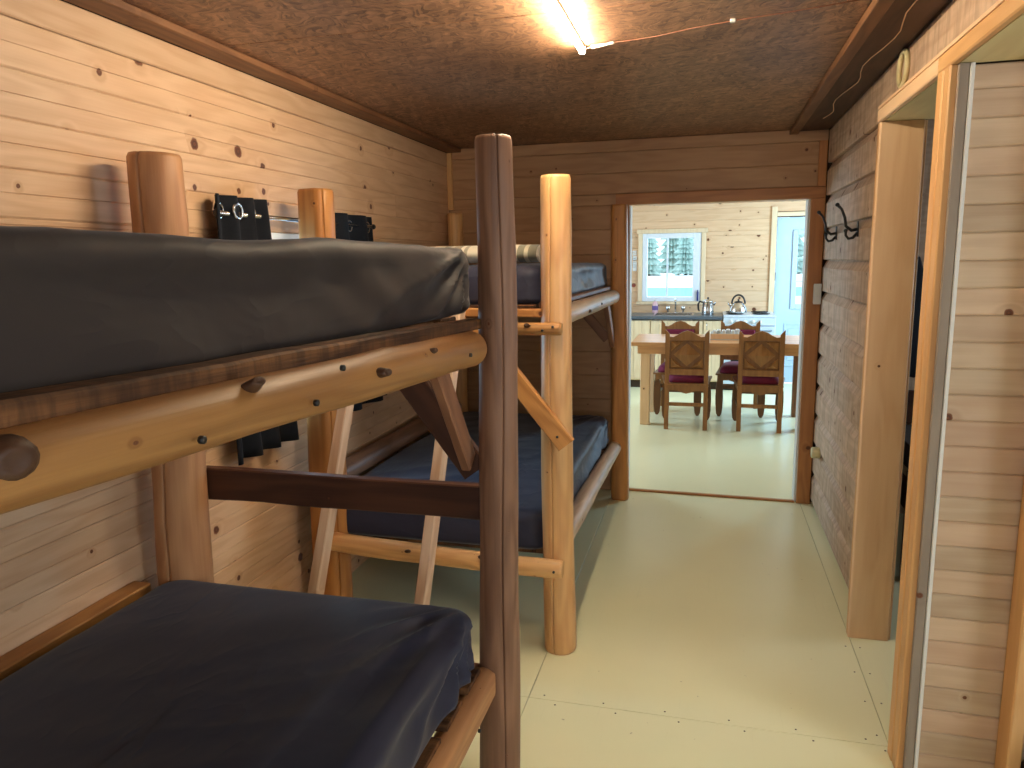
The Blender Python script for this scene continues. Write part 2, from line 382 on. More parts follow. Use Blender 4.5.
def log(name, p0, p1, r0, r1, mat, parent=None, seed=0, bow=.01, crack=None, rough=.05, n=24, rings=18, hint=(1, 0, 0), flat=None):
    """peeled tree trunk: uneven radius, slight bow, optional drying crack and flattened side (local angles)"""
    rnd = random.Random(seed); L = (Vector(p1)-Vector(p0)).length
    angs = [2*PI*k/n for k in range(n)]
    if crack is not None:
        cw = .09
        angs = [a for a in angs if abs((a-crack+PI) % (2*PI)-PI) > cw*1.5] + [crack-cw, crack-.032, crack, crack+.032, crack+cw]
        angs = sorted(x % (2*PI) for x in angs)
    m = len(angs); vs = []; fs = []; sm = []; mi = []
    ba = rnd.uniform(0, 6.28); off = Vector((seed*7.1, seed*3.3, 0))
    bumps = [(rnd.uniform(.08, .92)*L, rnd.uniform(0, 6.28), rnd.uniform(.06, .14)) for _ in range(int(L*3))]
    zs = [0, .012] + [L*(i+1)/(rings+1) for i in range(rings)] + [L-.012, L]
    for zi, z in enumerate(zs):
        t = z/L; r = r0+(r1-r0)*t
        b = bow*math.sin(PI*t)+bow*.5*math.sin(3*PI*t+seed)*.4
        cx, cy = b*math.cos(ba), b*math.sin(ba)
        e = .93 if zi in (0, len(zs)-1) else 1
        wig = .05*math.sin(z*5+seed)
        for a in angs:
            q = 1+rough*noise.noise(Vector((math.cos(a)*1.1, math.sin(a)*1.1, z*3.2))+off)*1.6
            for bz, bang, bh in bumps:
                dz = (z-bz)/.05; da = ((a-bang+PI) % (2*PI)-PI)/.35
                q += bh*math.exp(-dz*dz-da*da)
            rr = r*q*e
            if flat is not None:
                d = math.cos(a-flat)
                if d > .0 and rr*d > r*.72: rr = r*.72/d
            if crack is not None:
                dd = (a-crack-wig*0+PI) % (2*PI)-PI
                if abs(dd) < .05: rr *= .62 if abs(dd) < .01 else .985
            vs.append((cx+rr*math.cos(a+(wig if crack is not None else 0)), cy+rr*math.sin(a+(wig if crack is not None else 0)), z-L/2))
    for i in range(len(zs)-1):
        for k in range(m):
            j = (k+1) % m; fs.append((i*m+k, i*m+j, i*m+m+j, i*m+m+k)); sm.append(True); mi.append(0)
    k0 = (len(zs)-1)*m
    fs.append(tuple(range(m-1, -1, -1))); fs.append(tuple(range(k0, k0+m))); sm += [False, False]; mi += [1, 1]
    o = link(name, mesh(name, vs, fs, [mat, M['endgrain']], sm, mi), parent)
    orient(o, p0, p1, hint, parent); return o

def lumber(name, p0, p1, w, t, mat, parent=None, hint=(0, 0, 1), bev=.004, wav=0.0, seed=0):
    """sawn board: w along hint, t across"""
    L = (Vector(p1)-Vector(p0)).length; a, b = w/2, t/2; c = min(bev, a*.4, b*.4)
    prof = [(a-c, -b), (a, -b+c), (a, b-c), (a-c, b), (-a+c, b), (-a, b-c), (-a, -b+c), (-a+c, -b)]
    n = 1 if not wav else 16; vs = []; fs = []
    for i in range(n+1):
        z = -L/2+L*i/n; k = wav*noise.noise(Vector((z*4, seed*3.1, 0))) if wav else 0; k2 = wav*noise.noise(Vector((z*5, seed*5.1, 9))) if wav else 0
        vs += [(p+(k if p > 0 else k2), q, z) for p, q in prof]
    for i in range(n):
        for k in range(8): j = (k+1) % 8; fs.append((i*8+k, i*8+j, i*8+8+j, i*8+8+k))
    fs.append(tuple(range(7, -1, -1))); fs.append(tuple(range(n*8, n*8+8)))
    o = link(name, mesh(name, vs, fs, mat), parent); orient(o, p0, p1, hint, parent); return o

_pm = {}
def plank_mesh(L, h, style, mat):
    key = (round(L, 3), round(h, 3), style, mat.name)
    if key in _pm: return _pm[key]
    g = .0035; t = .018
    if style == 'bead':      # face at y=0, V joints at the edges and one shallow groove along the middle
        pr = [(g, .0), (0, g*1.3), (-.0, h/2-.002), (.003, h/2), (0, h/2+.002), (0, h-g*1.3), (g, h)]
    elif style == 'siding':  # flat face, then a slanted cove below the next board
        pr = [(.006, 0), (.001, .003), (0, .008), (0, h-.048), (.003, h-.045), (.024, h-.006), (.025, h)]
    else:
        pr = [(g, 0), (0, g*1.3), (0, h-g*1.3), (g, h)]
    pr = pr+[(t+.008, h), (t+.008, 0)]
    n = len(pr); vs = [(x, y, z) for x in (-L/2, L/2) for y, z in pr]
    fs = [tuple(range(n-1, -1, -1)), tuple(range(n, 2*n))]
    for i in range(n): j = (i+1) % n; fs.append((i, j, j+n, i+n))
    me = mesh('plank', vs, fs, mat); _pm[key] = me
    import bmesh
    bm = bmesh.new(); bm.from_mesh(me); bmesh.ops.recalc_face_normals(bm, faces=bm.faces); bm.to_mesh(me); bm.free()
    return me

def planks(wall, facing, plane, u0, u1, z0, z1, pitch, style, mat, holes=(), joints=0, seed=0):
    """horizontal boards on a wall. facing in '-Y','+X','-X'; u runs along the wall; holes = (u0,u1,z0,z1)"""
    rnd = random.Random(seed); rz = {'-Y': 0, '+X': PI/2, '-X': -PI/2}[facing]; org = origin_of(wall)
    z = z0; k = 0
    while z < z1-.012:
        h = min(pitch, z1-z)
        for q in holes:
            for e in q[2:]:
                if z+.008 < e < z+h-.008: h = e-z
        segs = [(u0, u1)]
        for a, b, c, d in holes:
            if z+h*.5 > c and z+h*.5 < d:
                segs = [q for s in segs for q in ((s[0], min(s[1], a)), (max(s[0], b), s[1])) if q[1]-q[0] > .02]
        out = []
        for a, b in segs:
            if joints and b-a > 1.6 and rnd.random() < joints:
                c = rnd.uniform(a+.5, b-.5); out += [(a, c-.0008), (c+.0008, b)]
            else: out.append((a, b))
        for a, b in out:
            o = link('plank', plank_mesh(b-a, h-.0006, style, mat), wall); m = (a+b)/2
            p = {'-Y': (m, plane, z), '+X': (plane, m, z), '-X': (plane, m, z)}[facing]
            o.location = Vector(p)-org; o.rotation_euler = (0, 0, rz)
        z += h

def struct(name, mb, mat, label, parent=None):
    o = mb.build(name, mat, parent)
    return tag(o, label, None, None, 'structure')

# ------------------------------------------------------------------ the room
XL, XR, YB, ZC = -1.76, .68, 5.0, 2.36
fl = struct('floor', MB().box(-2.75, 2.75, -2.65, 9.9, -.06, -.010), M['subfloor'], 'pale yellow painted plywood floor running through the cabin')
xs = [-2.75, -1.82, -.605, .618, 1.84, 2.75]; ys = [-2.65, 0.01, 2.445, 5.03, 7.9, 9.9]
for j in range(5):
    if j == 3: xs = [-2.75, -1.3, 1.14, 2.0, 2.75, 2.76]
    for i in range(5):
        g = .0012
        MB().box(xs[i]+g, xs[i+1]-g, ys[j]+g, ys[j+1]-g, -.010, 0.0, .0008).build('floor_panel', M['floor'], fl)
sc = MB()
for a in range(6): sc.lathe([(.0035, .0), (.0035, .0004)], (-.55+.22*a, 2.47, 0), 8).lathe([(.0035, .0), (.0035, .0004)], (-.5+.22*a, 2.42, 0), 8)
for a in range(4): sc.lathe([(.0035, .0), (.0035, .0004)], (.59, 2.5+.2*a, 0), 8).lathe([(.0035, .0), (.0035, .0004)], (.645, 2.5+.2*a, 0), 8)
tag(sc.build('floor_screws', M['gap'], fl), kind='stuff')

ce = struct('ceiling', MB().box(-2.75, 2.75, -2.65, 5.1, ZC+.012, ZC+.06), M['gap'], 'brown strand board ceiling over the bunk room')
cx = [XL-.02, XR-.02]; cy = [-2.6, -.02, 2.42, 5.04]
for i in range(1):
    for j in range(3):
        MB().box(cx[i]+.002, cx[i+1]-.002, cy[j]+.002, cy[j+1]-.002, ZC, ZC+.012, .0015).build('ceiling_panel', M['ceil'], ce)
MB().box(XR-.02, 2.75, -2.6, 5.04, ZC, ZC+.012).build('ceiling_panel', M['ceil'], ce)
tag(MB().box(XL, XL+.10, -2.55, YB-.002, ZC-.026, ZC-.0005, .003).build('trim_1', M['ceil_trim']), 'knotty brown ceiling board along the top of the left wall', kind='structure')
tag(MB().box(.455, .505, -2.55, YB-.002, ZC-.030, ZC-.0005, .003).build('trim_2', M['ceil_trim']), 'long light brown batten on the ceiling near the right wall', kind='structure')
tag(MB().box(.505, XR-.002, -2.55, YB-.002, ZC-.012, ZC-.0005, .001).build('trim_3', M['ceil_dark']), 'dark ceiling strip between batten and right wall', kind='structure')

# left wall with the curtained window
WY0, WY1, WZ0, WZ1 = 2.62, 3.22, .96, 1.70
wl = MB()
for a in ((-2.65, WY0, 0, ZC), (WY1, 5.12, 0, ZC), (WY0, WY1, 0, WZ0), (WY0, WY1, WZ1, ZC)): wl.box(XL-.12, XL-.018, a[0], a[1], a[2], a[3])
wl = struct('wall_left', wl, M['gap'], 'long left wall of knotty pine boards behind the bunks')
PZ = ZC-.118
planks(wl, '+X', XL, -2.6, YB-.001, PZ-17*.1275, PZ, .1275, 'bead', M['pine'], [(WY0-.03, WY1+.03, WZ0-.03, WZ1+.03)], .55, 3)
planks(wl, '+X', XL, -2.6, YB-.001, PZ, ZC-.026, .0925, 'plain', M['pine'], (), 0, 4)
planks(wl, '+X', XL, -2.6, YB-.001, 0.001, PZ-17*.1275, .0745, 'plain', M['pine'], (), 0, 5)
w1 = empty('window_1', (XL, (WY0+WY1)/2, WZ0), 'small white framed window behind the black curtains', None, None, 'structure')
f = MB()
for a in ((WY0-.03, WY0+.03, WZ0-.03, WZ1+.03), (WY1-.03, WY1+.03, WZ0-.03, WZ1+.03), (WY0+.03, WY1-.03, WZ0-.03, WZ0+.03), (WY0+.03, WY1-.03, WZ1-.03, WZ1+.03)): f.box(XL-.10, XL+.012, a[0], a[1], a[2], a[3], .003)
f.build('window_frame', M['vinyl'], w1)
MB().box(XL-.065, XL-.06, WY0+.03, WY1-.03, WZ0+.03, WZ1-.03).build('pane', M['glass'], w1)

# back wall with the doorway into the kitchen
DX0, DX1, DZ = -.512, .588, 1.945
bw = MB()
for a in ((XL-.02, DX0-.012, 0, ZC), (DX1+.012, XR+.06, 0, ZC), (DX0-.012, DX1+.012, DZ+.012, ZC)): bw.box(a[0], a[1], YB+.018, YB+.10, a[2], a[3])
bw = struct('wall_back', bw, M['gap'], 'pine board wall at the end of the bunk room with the kitchen doorway')
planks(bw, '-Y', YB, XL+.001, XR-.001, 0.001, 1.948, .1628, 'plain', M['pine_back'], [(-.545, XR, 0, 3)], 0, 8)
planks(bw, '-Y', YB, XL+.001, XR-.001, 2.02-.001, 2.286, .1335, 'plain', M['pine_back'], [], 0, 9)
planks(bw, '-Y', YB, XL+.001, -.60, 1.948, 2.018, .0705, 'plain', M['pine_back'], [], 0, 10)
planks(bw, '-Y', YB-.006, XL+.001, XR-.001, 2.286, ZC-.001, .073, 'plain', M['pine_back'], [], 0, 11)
dt = empty('trim_4', (0, YB, 0), 'wooden frame around the doorway into the kitchen', None, None, 'structure')
lumber('header', (-.60, YB-.012, 1.981), (XR-.002, YB-.012, 1.981), .072, .026, M['trim_red'], dt)
lumber('casing', (.636, YB-.014, 0.001), (.636, YB-.014, 1.944), .084, .030, M['trim_red'], dt, (1, 0, 0))
lumber('casing', (.652, YB-.012, 2.019), (.652, YB-.012, ZC-.075), .05, .024, M['trim_red'], dt, (1, 0, 0))
lumber('casing', (-.528, YB-.010, 0.001), (-.528, YB-.010, 1.944), .03, .022, M['trim_red'], dt, (1, 0, 0))
MB().box(DX0-.010, DX0+.006, YB+.002, YB+.125, 0.001, DZ, .002).build('jamb', M['white'], dt)
MB().box(DX1-.006, DX1+.010, YB+.002, YB+.125, 0.001, DZ, .002).build('jamb', M['white'], dt)
MB().box(DX0-.010, DX1+.010, YB+.002, YB+.125, DZ, DZ+.012, .002).build('lintel', M['trim_pale'], dt)
tag(lumber('trim_5', (DX0+.006, YB+.03, .006), (DX1-.006, YB-.005, .006), .03, .012, M['trim_red'], None, (0, 1, 0)), 'thin reddish wood strip on the floor across the doorway', kind='structure')
tag(lumber('trim_6', (XL+.018, YB-.016, 1.95), (XL+.018, YB-.016, ZC-.03), .034, .03, M['trim'], None, (1, 0, 0)), 'narrow corner strip between left wall and back wall', kind='structure')

# right wall: rough siding, then door openings
J1 = 3.18; HZ = 2.094
rw = struct('wall_right', MB().box(XR+.03, XR+.10, J1+.03, YB+.018, 0, ZC).box(XR+.03, XR+.10, -2.65, J1+.03, HZ+.05, ZC), M['gap'], 'right wall of rough brown horizontal siding')
planks(rw, '-X', XR, J1+.022, YB-.03, .034, 2.152, .1925, 'siding', M['siding'], (), 0, 21)
planks(rw, '-X', XR, -2.6, YB-.03, 2.152, ZC-.013, .2, 'plain', M['siding'], (), 0, 22)
HZ = 2.094
hd = empty('trim_7', (.66, 1.5, HZ), 'pale wooden header board along the top of the right hand openings', None, None, 'structure')
lumber('header', (.616, -2.5, HZ+.024), (.616, 2.418, HZ+.024), .046, .022, M['trim'], hd)
lumber('header', (.616, 2.420, HZ+.024), (.616, J1+.02, HZ+.024), .046, .022, M['trim_pale'], hd)
MB().box(.605, .68, -2.5, J1+.02, HZ+.048, HZ+.058).build('ledge', M['trim_pale'], hd)
MB().box(.628, .82, 2.422, J1+.02, HZ+.002, HZ+.014).build('soffit', M['plywood'], hd)
jm = empty('trim_8', (.70, J1, 0), 'broad pale pine jamb board at the end of the rough siding', None, None, 'structure')
lumber('jamb', (.690, J1+.010, 0.001), (.690, J1+.010, HZ), .155, .020, M['trim_pale'], jm, (1, 0, 0))
lumber('casing', (.645, J1+.036, 0.001), (.645, J1+.036, HZ), .064, .030, M['trim'], jm, (1, 0, 0))
lumber('stop', (.774, J1+.030, 0.001), (.774, J1+.030, HZ), .010, .03, M['trim_pale'], jm, (1, 0, 0))
je = empty('trim_9', (.64, 2.37, 0), 'doubled pine end post of the partition with a white edge strip', None, None, 'structure')
lumber('stud', (.633, 2.3935, 0.001), (.633, 2.3935, HZ), .056, .053, M['trim'], je, (1, 0, 0), .004)
lumber('stud', (.634, 2.340, 0.001), (.634, 2.340, HZ), .054, .052, M['trim'], je, (1, 0, 0), .004)
lumber('edge_board', (.638, 2.306, 0.001), (.638, 2.306, HZ), .026, .014, M['grey_edge'], je, (1, 0, 0), .002)
lumber('bead', (.6575, 2.304, 0.001), (.6575, 2.304, HZ), .011, .016, M['white'], je, (1, 0, 0), .002)

# partition of the side nook, its ceiling, and the surrounding shell
pw = struct('wall_partition', MB().box(.695, 2.7, 2.338, 2.46, 0, HZ), M['gap'], 'partition of narrow pale pine boards facing the camera')
planks(pw, '-Y', 2.316, .6635, 2.68, .001, HZ-.001, .0752, 'plain', M['pine_pale'], (), 0, 31)
nc = struct('ceiling_nook', MB().box(.684, 2.72, -2.6, 2.40, HZ+.0145, HZ+.045), M['gap'], 'low plywood ceiling over the side nook')
for i, (a, b) in enumerate(((.628, 1.89), (1.893, 2.72))):
    for c, d in ((-2.6, -.2), (-.197, 2.316)): MB().box(a, b, c, d, HZ+.002, HZ+.014, .001).build('ceiling_panel', M['plywood'], nc)
lumber('batten', (.80, -2.5, HZ-.004), (.80, 2.30, HZ-.004), .04, .012, M['trim_pale'], nc, (1, 0, 0))
tag(lumber('trim_10', (.892, 2.272, .001), (.892, 2.272, HZ-.001), .036, .086, M['trim'], None, (1, 0, 0), .004), 'upright pine board standing against the partition at the picture edge', kind='structure')

sh = MB()
sh.box(2.70, 2.80, -2.65, -.35, 0, ZC).box(2.70, 2.80, 1.05, 3.2, 0, 2.55).box(2.70, 2.80, 4.2, 9.95, 0, 2.55).box(2.70, 2.80, 3.2, 4.2, 0, 1.05).box(2.70, 2.80, 3.2, 4.2, 1.85, 2.55).box(2.70, 2.80, -.35, 1.05, 0, .9).box(2.70, 2.80, -.35, 1.05, 2.0, ZC)
wo = struct('wall_nook', sh, M['pine_pale'], 'outer wall of the side nook with its window')
rr_ = MB()
rr_.box(-1.9, -.1, -2.70, -2.6, 0, ZC).box(1.2, 2.8, -2.70, -2.6, 0, ZC).box(-.1, 1.2, -2.70, -2.6, 0, .9).box(-.1, 1.2, -2.70, -2.6, 2.0, ZC)
struct('wall_front', rr_, M['pine_pale'], 'wall behind the camera with its window')

# ------------------------------------------------------------------ kitchen shell
KY, KZ = 9.85, 2.5
kw = MB()
KX0, KX1 = -2.6, 2.2
W2 = (-.835, -.098, 1.045, 1.91)       # window opening
D1 = (.80, 1.62, 0, 2.075)             # exterior door opening
for a in ((KX0, W2[0], 0, KZ), (W2[1], D1[0], 0, KZ), (W2[0], W2[1], 0, W2[2]), (W2[0], W2[1], W2[3], KZ), (D1[0], D1[1], D1[3], KZ), (D1[1], KX1, 0, KZ)):
    kw.box(a[0], a[1], KY+.018, KY+.14, a[2], a[3])
kw = struct('wall_kitchen', kw, M['gap'], 'far kitchen wall of light knotty pine boards')
planks(kw, '-Y', KY, KX0, D1[0]-.05, .01, KZ, .1385, 'plain', M['pine_kitchen'], [(W2[0]-.01, W2[1]+.01, W2[2]-.01, W2[3]+.01)], 0, 41)
planks(kw, '-Y', KY, D1[0]-.05, KX1, 2.14, KZ, .12, 'plain', M['pine_kitchen'], (), 0, 42)
kl = MB()
kl.box(KX0-.1, KX0, 5.1, 6.55, 0, KZ).box(KX0-.1, KX0, 8.05, KY+.1, 0, KZ).box(KX0-.1, KX0, 6.55, 8.05, 0, 1.0).box(KX0-.1, KX0, 6.55, 8.05, 2.1, KZ)
struct('wall_kitchen_left', kl, M['pine_kitchen'], 'left kitchen wall with a window')
kr = MB()
kr.box(KX1, KX1+.1, 5.1, 7.6, 0, KZ).box(KX1, KX1+.1, 9.1, KY+.1, 0, KZ).box(KX1, KX1+.1, 7.6, 9.1, 0, 1.0).box(KX1, KX1+.1, 7.6, 9.1, 2.1, KZ)
struct('wall_kitchen_right', kr, M['pine_kitchen'], 'right kitchen wall with a window')
kf = MB()
kf.box(KX0, DX0-.012, YB+.10, YB+.122, 0, KZ).box(DX1+.012, KX1+.5, YB+.10, YB+.122, 0, KZ).box(DX0-.012, DX1+.012, YB+.10, YB+.122, DZ+.012, KZ)
struct('wall_kitchen_front', kf, M['pine_kitchen'], 'kitchen side of the wall around the doorway')
struct('ceiling_kitchen', MB().box(KX0-.1, KX1+.6, YB+.05, KY+.14, KZ, KZ+.06), M['pine_kitchen'], 'pine board kitchen ceiling')

# window_2, over the sink
w2 = empty('window_2', ((W2[0]+W2[1])/2, KY, W2[2]), 'white double pane window above the kitchen sink', None, None, 'structure')
a, b, c, d = W2
for nm, q in (('casing', (a-.055, a-.002, c-.001, d)), ('casing', (b+.002, b+.055, c-.001, d))):
    MB().box(q[0], q[1], KY-.022, KY-.0005, q[2], q[3], .003).build(nm, M['cab'], w2)
MB().box(a-.075, b+.075, KY-.022, KY-.0005, d+.001, d+.056, .003).build('casing', M['cab'], w2)
MB().box(a-.075, b+.075, KY-.03, KY-.0005, c-.040, c-.002, .003).build('sill', M['cab'], w2)
MB().box(a, a+.06, KY-.012, KY+.10, c, d, .003).build('window_frame', M['vinyl'], w2)
MB().box(b-.10, b, KY-.012, KY+.10, c, d, .003).build('window_frame', M['vinyl'], w2)
MB().box(a+.06, b-.10, KY-.012, KY+.10, d-.06, d, .003).build('window_frame', M['vinyl'], w2)
MB().box(a+.06, b-.10, KY-.012, KY+.10, c, c+.055, .003).build('window_frame', M['vinyl'], w2)
xm = a+.06+.44*(b-.10-a-.06)
MB().box(xm-.011, xm+.011, KY+.02, KY+.07, c+.055, d-.06, .002).build('mullion', M['vinyl'], w2)
MB().box(a+.06, xm-.011, KY+.042, KY+.048, c+.055, d-.06).build('pane', M['glass'], w2)
MB().box(xm+.011, b-.10, KY+.042, KY+.048, c+.055, d-.06).build('pane', M['glass'], w2)
tag(MB().box(-.142, -.120, KY-.034, KY-.0125, 1.05, 1.17, .004).lathe([(.007, 1.17), (.007, 1.185), (.004, 1.19)], (-.131, KY-.023, 0), 12).build('lighter', plain('blue_plastic', srgb(24, 40, 110), .4)), 'small dark blue gas lighter standing at the window corner', 'lighter')

# exterior door
dr = empty('door_1', (1.21, KY, 0), 'white exterior door with a glazed upper half and small panes', None, None, 'structure')
dx0, dx1 = D1[0]+.006, D1[1]-.006; gx0, gx1, gz0, gz1 = 1.05, 1.50, 1.00, 1.86
for q in ((dx0, gx0, .012, 2.068), (gx1, dx1, .012, 2.068), (gx0, gx1, .012, gz0), (gx0, gx1, gz1, 2.068)):
    MB().box(q[0], q[1], KY+.03, KY+.075, q[2], q[3]).build('leaf', M['door_white'], dr)
fr = MB()
fr.box(gx0-.055, gx0, KY+.012, KY+.03, gz0-.055, gz1+.055, .004).box(gx1, gx1+.055, KY+.012, KY+.03, gz0-.055, gz1+.055, .004).box(gx0, gx1, KY+.012, KY+.03, gz1, gz1+.055, .004).box(gx0, gx1, KY+.012, KY+.03, gz0-.055, gz0, .004)
fr.build('glazing_frame', M['door_white'], dr)
for i in range(3):
    for j in range(3):
        x0 = gx0+(gx1-gx0)*i/3; z0 = gz0+(gz1-gz0)*j/3
        MB().box(x0+.007, x0+(gx1-gx0)/3-.007, KY+.048, KY+.053, z0+.007, z0+(gz1-gz0)/3-.007).build('pane', M['glass'], dr)
for i in range(4):
    x0 = gx0+(gx1-gx0)*i/3; MB().box(x0-.008, x0+.008, KY+.036, KY+.062, gz0, gz1, .002).build('muntin', M['door_white'], dr)
for j in range(4):
    z0 = gz0+(gz1-gz0)*j/3; MB().box(gx0, gx1, KY+.034, KY+.060, z0-.008, z0+.008, .002).build('muntin', M['door_white'], dr)
for x0, x1 in ((.93, 1.17), (1.24, 1.49)):
    m_ = MB()
    for q in ((x0, x1, .22, .245), (x0, x1, .745, .77), (x0, x0+.025, .245, .745), (x1-.025, x1, .245, .745)): m_.box(q[0], q[1], KY+.022, KY+.031, q[2], q[3], .003)
    m_.build('panel_moulding', M['door_white'], dr)
    MB().box(x0+.05, x1-.05, KY+.024, KY+.031, .295, .695, .004).build('panel', M['door_white'], dr)
dk = empty('trim_11', (.77, KY, 0), 'pine trim around the exterior door', None, None, 'structure')
lumber('casing', (.765, KY-.012, 0.001), (.765, KY-.012, 2.20), .066, .022, M['cab'], dk, (1, 0, 0))
lumber('casing', (1.66, KY-.012, 0.001), (1.66, KY-.012, 2.08), .066, .022, M['cab'], dk, (1, 0, 0))
lumber('header', (.80, KY-.012, 2.108), (1.69, KY-.012, 2.108), .05, .022, M['cab'], dk)
MB().box(.7995, .806, KY-.003, KY+.05, 1.30, 1.40).build('hinge', M['black'], dk)

# ------------------------------------------------------------------ the bunks
def mattress(name, label, x0, x1, y0, y1, z0, z1, mat, seed, fan=None, amp=1.0, topamp=1.0):
    """fitted sheet over a foam mattress: rings from the tucked hem up the sides and in over the top"""
    cxm, cym = (x0+x1)/2, (y0+y1)/2; hx, hy = (x1-x0)/2, (y1-y0)/2; h = z1-z0; er = .045; cr = .07
    def contour(inset, n_long, n_short):
        ax, ay = max(hx-inset, .004), max(hy-inset, .004); r = max(min(cr, ax-.001, ay-.001)-inset*.3, .003); r = min(r, ax*.98, ay*.98); pts = []
        def arc(cx, cy, a0):
            return [(cx+r*math.cos(a0+PI/2*k/6), cy+r*math.sin(a0+PI/2*k/6)) for k in range(7)]
        def seg(p, q, n): return [(p[0]+(q[0]-p[0])*k/n, p[1]+(q[1]-p[1])*k/n) for k in range(1, n)]
        c1 = arc(ax-r, -ay+r, -PI/2); c2 = arc(ax-r, ay-r, 0); c3 = arc(-ax+r, ay-r, PI/2); c4_ = arc(-ax+r, -ay+r, PI)
        return c1+seg(c1[-1], c2[0], n_long)+c2+seg(c2[-1], c3[0], n_short)+c3+seg(c3[-1], c4_[0], n_long)+c4_+seg(c4_[-1], c1[0], n_short)
    rings = [(.05, 0.0), (.018, .0), (.004, .012)]
    ns = 14
    for k in range(1, ns+1): rings.append((0.0, .012+(h-er-.012)*k/ns))
    for k in range(1, 6): t = PI/2*k/5; rings.append((er*(1-math.cos(t)), h-er+er*math.sin(t)))
    nt = 32
    for k in range(1, nt): rings.append((er+(hx-er-.006)*k/(nt-1), h))
    vs = []; N = None; off = Vector((seed*13.7, seed*5.1, seed))
    for ri, (ins, z) in enumerate(rings):
        pts = contour(ins, 130, 60); N = len(pts)
        for (x, y) in pts:
            p = Vector((x, y, z))
            top = max(0, min(1, (z-(h-er))/er)); nx = x/hx; ny = y/hy
            n_ = Vector((0, 0, 1)) if top >= 1 else Vector((x-max(min(x, hx-.08), -hx+.08), y-max(min(y, hy-.08), -hy+.08), .0))
            if n_.length < 1e-6: n_ = Vector((0, 0, 1))
            n_.normalize()
            if 0 < top < 1: n_ = (n_*(1-top)+Vector((0, 0, 1))*top).normalized()
            d = .010*noise.noise(p*2.0+off)*topamp
            q = Vector((x*1.2+y*.5, y*3.6-x*2.2, z*5))
            d += .007*amp*(1-2*abs(noise.noise(q*1.3+off)))*(.45+.55*noise.noise(p*1.1+off*2))
            if top < 1:
                s = (y*.9+z*1.6) if abs(nx) > .9 else (x+z*.8)
                d += .006*amp*math.sin(z*34+3.5*noise.noise(Vector((y*1.4, x*1.4, seed))))*(1-top)
                if abs(nx) > .9: d -= .016*math.sin(PI*min(1, z/(h*.92)))*(1-top)
                d += .0030*amp*math.sin(s*26+4*noise.noise(p*2.5+off))*(.5+noise.noise(p*3+off))*(1-top)
            if fan:
                fr, fa = fan      # gathers radiating from the far front corner of the sheet
                over = max(0, hx-.02-x) if top >= 1 else 0
                u = (hy-y)+.02; w = (h-z)+over*.9+.02; rr = math.hypot(u, w)
                side = min(1, max(0, (x-hx+.10)/.08)) if top < 1 else (max(0, 1-over/.30) if top >= 1 else 0)
                ang = math.atan2(w, u) if top < 1 else -math.atan2(over+.02, u)*.8
                fo = math.sin(ang*fa*1.4+1.2*noise.noise(p*2+off)); fo = 1-abs(fo)*1.6
                d += .020*fo*side*math.exp(-(rr/fr)**2)*min(1, rr/.22)*min(1, u/.14)
            if top < 1 and abs(ny) > .95: d *= .35
            if ri < 2: d = 0
            vs.append(Vector((cxm+x, cym+y, z0+z))+n_*d)
    fs = []
    for i in range(len(rings)-1):
        for k in range(N):
            j = (k+1) % N; fs.append((i*N+k, i*N+j, i*N+N+j, i*N+N+k))
    fs.append(tuple(range(N-1, -1, -1))); k0 = (len(rings)-1)*N
    # close the top with a strip between the two sides of the last ring
    fs.append(tuple(range(k0, k0+N)))
    c = Vector((cxm, cym, z0)); o = link(name, mesh(name, [v-c for v in vs], fs, mat, True)); o.location = c
    return tag(o, label, 'mattress', 'mattresses on the bunks')

def stub(p, direction, r, l, parent, flatten=.6):
    """sawn off branch on a rail: bulge, cut face and pith"""
    o = MB().lathe([(r*1.5, -.012), (r*1.25, l*.2), (r*1.02, l*.7), (r*.95, l), (r*.6, l*1.03), (r*.3, l*.9)], (0, 0, 0), 16).build('branch_stub', M['knot'], parent)
    z = Vector(direction).normalized(); q = z.to_track_quat('Z', 'Y'); c = Vector(o.location)+origin_of(parent)
    o.rotation_euler = q.to_euler(); o.location = Vector(p)-origin_of(parent)+q @ Vector((0, 0, l*.5-.006)); o.scale = (1, flatten, 1)
    return o

def nails(pts, parent):
    m = MB()
    for p, ax in pts: m.lathe([(.005, -.004), (.005, .002), (.002, .003)], p, 8, 0, ax)
    return tag(m.build('nail_heads', M['black'], parent), kind='stuff')

YN, YF = -.06, 1.95
b1 = empty('bunk_bed', (-1.12, .95, 0), 'near rustic log bunk bed with the thick brown split corner post', 'bunk bed', 'rustic log bunk beds')
log('post', (-.578, YF, 0), (-.556, YF, 1.922), .062, .050, M['log_brown'], b1, 1, .008, crack=5.2, rough=.04, n=30)
log('post', (-1.652, YF, 0), (-1.612, YF, 1.930), .088, .076, M['log_tan'], b1, 2, .004, crack=4.80, rough=.03, n=30)
log('post', (-.585, YN, 0), (-.585, YN, 1.93), .06, .055, M['log_brown'], b1, 3, .008)
log('post', (-1.645, YN, 0), (-1.645, YN, 1.93), .09, .08, M['log_brown'], b1, 4, .006)
ru = log('rail', (-.590, YN, 1.442), (-.596, YF-.115, 1.374), .031, .047, M['log_yellow'], b1, 5, .004, rough=.05, n=28, rings=30)
log('rail', (-1.64, YN, 1.38), (-1.64, YF, 1.38), .045, .045, M['log_yellow'], b1, 6, .006)
log('rail', (-.602, YN, .405), (-.602, YF-.04, .385), .050, .048, M['log_tan'], b1, 7, .004, flat=0.0)
lumber('rail', (-1.725, YN, .550), (-1.725, YF-.1, .550), .11, .066, M['board_honey'], b1, wav=.004)
lumber('deck_edge', (-.628, YN, 1.484), (-.618, YF+.0, 1.432), .030, .05, M['board_rough'], b1, wav=.006, seed=3)
